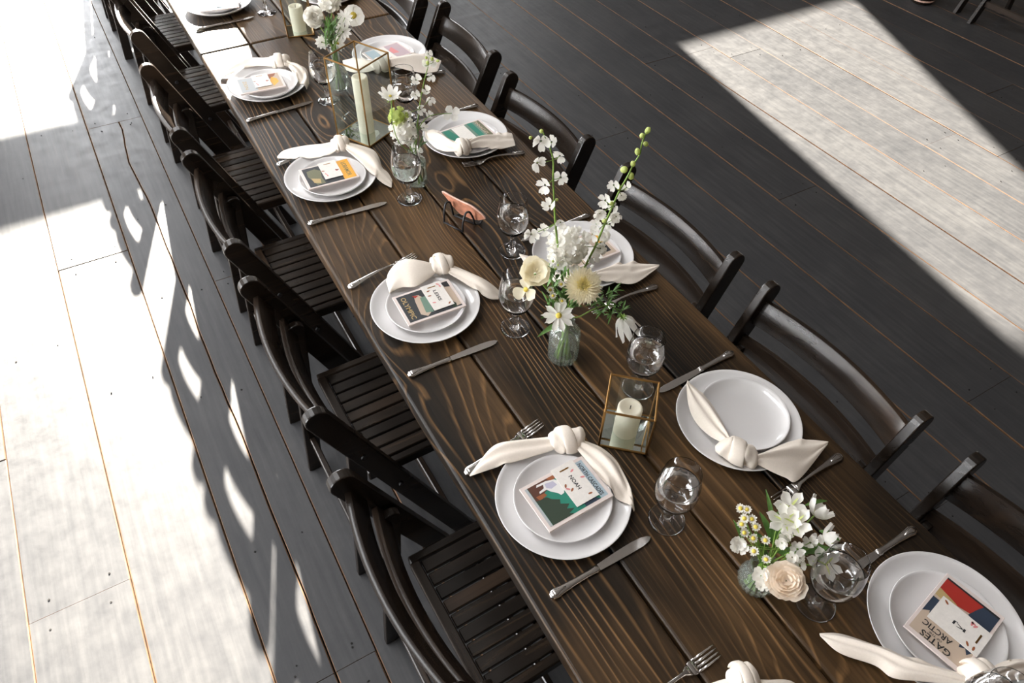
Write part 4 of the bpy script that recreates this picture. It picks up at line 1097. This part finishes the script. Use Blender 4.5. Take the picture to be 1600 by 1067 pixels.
pc = at(836, 428, y=.87); stem_part(t, into(V1, .127, 4) + [at(880, 478, y=.87), at(858, 455, y=.87), pc], .003, .0024)
big_flower(t, pc, facing(pc, .3, .05), 5, .032, .036, .45, 'petal_cream', 2, None, .004, .6)
pc = at(822, 452, y=.87); big_flower(t, pc, (TOCAM(pc) + Vector((-.8, -.3, .2))), 3, .026, .026, .3, 'petal_cream', 1, 'yellow', .005, .6, 0, 2.6)
t = flower_thing('daisy', 'large white daisy with yellow centre hanging over the ribbed vase', 'flower', GB1, V1)
pc = at(873, 493, y=.835); stem_part(t, into(V1, .127, 5) + [pc + Vector((.012, .012, -.006))], .0022, .0018)
big_flower(t, pc, facing(pc, .1, .02), 10, .037, .0125, -.08, 'petal', 1, 'yellow', .0065, .3)
t = flower_thing('cosmos', 'white cosmos drooping to the right of the ribbed vase', 'flower', GB1, V1)
pc = at(973, 497, y=.86); cup_dir = Vector((.25, -.35, -.75))
stem_part(t, into(V1, .127, 6) + [at(905, 495, y=.87), at(930, 482, y=.86), at(955, 478, y=.86), pc], .0016, .0014)
big_flower(t, pc, -cup_dir, 8, .034, .0165, -1.3, 'petal', 1, None, .004, .5)
for k in range(9):
    a = k * .7; leaf_part(t, pc, pc + Vector((.012 * math.cos(a), .012 * math.sin(a), .004)), .004, .002, 'stem')
for (ax_, ay_) in [(935, 472), (950, 465), (958, 455), (965, 478), (940, 488), (928, 475), (972, 486), (948, 480), (932, 462), (955, 492)]:
    p = at(ax_, ay_, y=.86)
    for k in range(9): leaf_part(t, p, p + Vector((random.uniform(-.024, .024), random.uniform(-.018, .018), random.uniform(-.008, .018))), .0042, .003)
for i, (px, py, dsc) in enumerate([(877, 444, 'nearest the delphinium stalk'), (860, 453, 'beside the creamy yellow flower'), (878, 470, 'just above the large daisy'), (864, 462, 'between leaves above the vase')]):
    t = flower_thing('small_aster', 'tiny white aster ' + dsc, 'flower', 'tiny asters of the white bouquet', V1)
    pc = at(px, py, y=.85); stem_part(t, into(V1, .127, 7 + i) + [pc], .0011, .0009)
    place('blossom', MINI, 'petal', t, pc, facing(pc, .2, .2), 1.1); place('centre', DOT, 'yellow', t, pc + TOCAM(pc) * .0012, TOCAM(pc), 1.0)
t = flower_thing('greenery_sprig', 'dark green leafy sprig at the mouth of the ribbed vase', 'foliage', GB1, V1)
stem_part(t, into(V1, .127, 11) + [at(862, 440, y=.88), at(863, 415, y=.89)], .0018, .001)
for px, py, qx, qy in [(884, 500, 840, 527), (880, 490, 845, 498), (890, 480, 905, 462), (884, 478, 872, 452), (880, 470, 862, 444), (885, 474, 890, 455), (874, 478, 858, 466), (866, 445, 852, 430), (866, 440, 874, 424), (864, 428, 856, 416), (864, 424, 872, 410), (886, 476, 880, 458), (890, 486, 900, 474), (894, 478, 910, 480)]:
    leaf_part(t, at(px, py, y=.862), at(qx, qy, y=.855), .013, .004)
rg = random.Random(21)
for k in range(46):
    px, py = rg.uniform(852, 898), rg.uniform(428, 486); leaf_part(t, at(px, py, y=.885), at(px + rg.uniform(-14, 14), py - rg.uniform(6, 22), y=.885 + rg.uniform(-.012, .012)), rg.uniform(.005, .010), .004)
for px, py in [(856, 412), (864, 408), (872, 414), (868, 420), (858, 422)]:
    p = at(px, py, y=.89); place('bud', BUD, 'petal_lime', t, p, (0, 0, 1), .45)

# --- bouquet with the rose
V2 = at(1177, 912, z=T); V2.z = Z0
vase_bottle(V2, 'round textured bud vase holding the cream rose bouquet', .034, .062, .024, .016, 20, .045, True)
GB2 = 'flowers of the rose bouquet'; MH2 = .072
def pt2(px, py, up_): return at(px, py, z=T + up_)
t = flower_thing('garden_rose', 'cream blush garden rose', 'flower', GB2, V2)
pc = pt2(1228, 908, .10); stem_part(t, into(V2, MH2, 0) + [pc], .0022, .002)
nr = facing(pc, .2, .05)
for l in range(6):
    big_flower(t, pc + nr * (.008 - .002 * l), nr, (3, 4, 5, 5, 6, 7)[l], .009 + .0052 * l, .013 + .0052 * l, 1.45 - .25 * l, 'petal_blush', 1, None, .004, .8, 0, l * 1.1)
for i, (px, py, h_, cup, d) in enumerate([(1235, 792, .15, .25, 'topmost open'), (1226, 815, .145, .45, 'half open lower left'), (1272, 806, .14, .9, 'closed greenish right-hand'), (1288, 846, .12, .9, 'budding'), (1286, 884, .10, .35, 'low ragged'), (1242, 818, .15, .5, 'central blush')]):
    t = flower_thing('alstroemeria', d + ' white alstroemeria of the rose bouquet', 'flower', GB2, V2)
    pc = pt2(px, py, h_); stem_part(t, into(V2, MH2, i + 1) + [pc], .0018, .0014)
    dirn = facing(pc, .3, .1) if cup < .6 else (pc - inside(V2, 0, 0, .07)).normalized() + Vector((0, 0, .1))
    big_flower(t, pc, dirn, 6, .031 if cup < .6 else .028, .018, cup, 'petal', 1, None, .004, .4)
    for k in range(3):
        a, b, n_ = frame_of(dirn); an = k * 2.1
        leaf_part(t, pc, pc + (a * math.cos(an) + b * math.sin(an)) * .019 + n_ * (.012 * cup + .004), .004, .001, 'petal_lime')
for i, (px, py) in enumerate([(1157, 794), (1167, 796), (1163, 810), (1175, 811), (1159, 819), (1181, 823), (1163, 832), (1177, 841), (1196, 844), (1178, 861), (1197, 874)]):
    t = flower_thing('small_aster', ['tiny white aster, %s on the left spike of the rose bouquet' % w_ for w_ in ('topmost left', 'topmost right', 'second row left', 'second row right', 'third row left', 'third row right', 'fourth row', 'fifth row', 'rightmost', 'sixth row', 'lowest')][i], 'flower', 'tiny asters of the rose bouquet', V2)
    pc = pt2(px, py, .15 - .006 * (py - 794) / 10); stem_part(t, into(V2, MH2, 8 + i) + [pc], .001, .0008)
    place('blossom', MINI, 'petal', t, pc, facing(pc, .2, .25), 1.25); place('centre', DOT, 'yellow', t, pc + TOCAM(pc) * .0014, TOCAM(pc), 1.25)
t = flower_thing('stock_stem', 'white ruffled florets low between rose and asters', 'flower', GB2, V2)
pc = pt2(1240, 860, .115); stem_part(t, into(V2, MH2, 20) + [pc], .002, .0016)
for px, py, h_, s_ in [(1227, 836, .13, 1.1), (1222, 848, .125, 1.0), (1246, 858, .12, 1.1), (1238, 870, .115, 1.0), (1250, 872, .11, .9), (1190, 900, .09, 1.5), (1195, 912, .085, 1.3), (1266, 848, .12, 1.1), (1276, 842, .12, 1.0), (1152, 850, .10, 1.4), (1158, 856, .10, 1.1), (1205, 893, .09, 1.1), (1250, 884, .10, 1.0)]:
    p = pt2(px, py, h_); place('blossom', random.choice([FLB, FL[0]]), 'petal', t, p, facing(p, .2, .4), s_)
    tube('pedicel', [pc - t.location, p - t.location], .0008, 'stem', t, 5)
t = flower_thing('greenery_sprig', 'green leaves spreading through the rose bouquet', 'foliage', GB2, V2)
stem_part(t, into(V2, MH2, 22) + [pt2(1212, 830, .13)], .0018, .001)
for px, py, h1, qx, qy, h2, w_ in [(1210, 865, .09, 1214, 800, .145, .016), (1212, 850, .10, 1196, 765, .15, .010), (1212, 860, .09, 1186, 800, .13, .014), (1218, 862, .09, 1262, 868, .11, .014), (1225, 860, .09, 1310, 862, .11, .020), (1280, 830, .12, 1312, 846, .12, .012), (1258, 790, .14, 1292, 783, .13, .008), (1200, 870, .08, 1180, 848, .10, .012), (1205, 872, .08, 1185, 880, .09, .014), (1208, 858, .09, 1232, 872, .10, .014), (1202, 862, .09, 1180, 832, .12, .010), (1165, 860, .09, 1145, 812, .12, .008), (1215, 858, .09, 1205, 822, .12, .015), (1225, 868, .09, 1260, 850, .11, .013)]:
    leaf_part(t, pt2(px, py, h1), pt2(qx, qy, h2), w_, .006)

# --- bouquet behind the goblet of the yellow-titled setting
V3 = at(652, 286, z=T); V3.z = Z0
vase_bottle(V3, 'small bud vase holding the green and white bouquet', .030, .085, .015, .025, 20, .06)
GB3 = 'flowers of the green and white bouquet'; MH3 = .10; y3 = V3.y
t = flower_thing('hydrangea', 'fluffy white and lime hydrangea head', 'flower', GB3, V3)
pc = at(630, 205, y=y3 + .02); stem_part(t, into(V3, MH3, 0) + [pc], .0024, .002)
cluster(t, pc, .034, 30, [FLB, FL[0], FL[1]], 'petal', 1.0, .95, 7)
pl = at(622, 182, y=y3 + .03)
LIME = bloom_mesh(5, .0120, .0125, .40, 2, .6, .1, 19)
cluster(t, pl, .022, 14, [LIME], 'petal_lime', .9, .9, 8)
t = flower_thing('cosmos', 'white cosmos rising above the lime hydrangea', 'flower', GB3, V3)
pc = at(610, 151, y=y3 + .03); stem_part(t, into(V3, MH3, 1) + [at(625, 225, y=y3 - .03), at(614, 195, y=y3 - .03), at(612, 170, y=y3), pc], .0014, .0012)
big_flower(t, pc, (-.1, -.25, 1), 8, .031, .015, .45, 'petal', 1, 'yellow', .004, .5)
for k in range(7): leaf_part(t, pc, pc + Vector((.014 * math.cos(k * .9), .014 * math.sin(k * .9), -.012)), .005, -.002, 'stem')
t = flower_thing('delphinium_stem', 'tall white delphinium stalk above the green and white bouquet', 'flower', GB3, V3)
sp3 = [at(px, py, y=y3 + .03) for px, py in [(650, 230), (652, 200), (655, 170), (659, 145), (664, 122), (670, 100)]]
stem_part(t, into(V3, MH3, 2) + sp3, .0022, .0012, 30)
spike(t, sp3, [(669, 84, .9), (677, 97, 1.0), (664, 103, 1.0), (674, 118, 1.2), (650, 125, 1.2), (649, 148, 1.1), (667, 143, 1.1), (672, 155, 1.2), (657, 171, 1.2), (670, 180, 1.1), (636, 176, 1.2), (662, 200, 1.2), (648, 232, 1.2), (653, 238, 1.1)], [(675, 92, .9), (684, 95, .8), (668, 98, .9), (666, 90, .7)], y3 + .03)
t = flower_thing('single_blossom', 'white blossom on a thin side stem over the green card plate', 'flower', GB3, V3)
pc = at(706, 177, y=y3 + .03); stem_part(t, into(V3, MH3, 3) + [at(655, 200, y=y3 + .03), at(670, 182, y=y3 + .03), at(690, 178, y=y3 + .03), pc], .0014, .001)
big_flower(t, pc, facing(pc, .1, .05), 4, .026, .022, .15, 'petal', 1, None, .003, .6, 0, .5)
t = flower_thing('greenery_sprig', 'green leaves under the lime hydrangea', 'foliage', GB3, V3)
stem_part(t, into(V3, MH3, 4) + [at(650, 220, y=y3)], .0018, .001)
for px, py, qx, qy in [(652, 240, 646, 215), (654, 235, 662, 212), (640, 240, 624, 226), (655, 225, 650, 190), (656, 230, 668, 222), (648, 238, 655, 250)]: leaf_part(t, at(px, py, y=y3), at(qx, qy, y=y3), .010, .003)

# --- bouquet behind the tall lantern
V4 = at(533, 141, z=T); V4.z = Z0
vase_bottle(V4, 'tall bulb-bottomed bud vase behind the tall lantern', .034, .10, .013, .05, 18, .05, True)
GB4 = 'flowers of the far white bouquet'; MH4 = .148; y4 = V4.y
t = flower_thing('ranunculus', 'round white ranunculus in the far bouquet', 'flower', GB4, V4)
pc = at(491, 28, y=y4 + .04); stem_part(t, into(V4, MH4, 0) + [pc], .002, .0018)
nr = facing(pc, .1, .05)
for l in range(5):
    big_flower(t, pc + nr * (.006 - .002 * l), nr, (3, 4, 5, 6, 7)[l], .010 + .006 * l, .014 + .006 * l, 1.7 - .30 * l, 'petal', 1, None, .004, .8, 0, l * 1.1)
t = flower_thing('poppy', 'white poppy with a large yellow centre in the far bouquet', 'flower', GB4, V4)
pc = at(552, 24, y=y4 + .04); stem_part(t, into(V4, MH4, 1) + [pc], .002, .0016)
big_flower(t, pc, TOCAM(pc) + Vector((.15, 0, 0)), 5, .034, .040, .30, 'petal', 1, 'yellow', .011, .75)
for i, (px, py, s_, d) in enumerate([(536, 50, .030, 'right of the green stems'), (528, 68, .026, 'low on the right, its centre turned aside'), (503, 66, .024, 'low on the left'), (539, 28, .030, 'beside the poppy')]):
    t = flower_thing('daisy', 'white daisy of the far bouquet, ' + d, 'flower', GB4, V4)
    pc = at(px, py, y=y4 + .01); stem_part(t, into(V4, MH4, 2 + i) + [pc], .0014, .0012)
    big_flower(t, pc, facing(pc, .2, .25), 11, s_, .0105, .1, 'petal', 1, 'yellow' if i == 1 else None, .004, .45)
t = flower_thing('scabiosa', 'ragged white scabiosa cut by the top edge', 'flower', GB4, V4)
pc = at(515, 4, y=y4 + .05); stem_part(t, into(V4, MH4, 7) + [pc], .0016, .0014)
cluster(t, pc, .030, 22, [FLB, FL[1]], 'petal', .6, 1.1, 12)
t = flower_thing('greenery_sprig', 'thin green stems and needles of the far bouquet', 'foliage', GB4, V4)
stem_part(t, into(V4, MH4, 8) + [at(513, 45, y=y4)], .0018, .001)
rnd = random.Random(5)
for k in range(26):
    a = at(514 + rnd.uniform(-7, 8), 62 + rnd.uniform(-14, 16), y=y4); b = at(514 + rnd.uniform(-17, 20), 38 + rnd.uniform(-18, 16), y=y4 + rnd.uniform(-.01, .03)); leaf_part(t, a, b, .0065, .003)
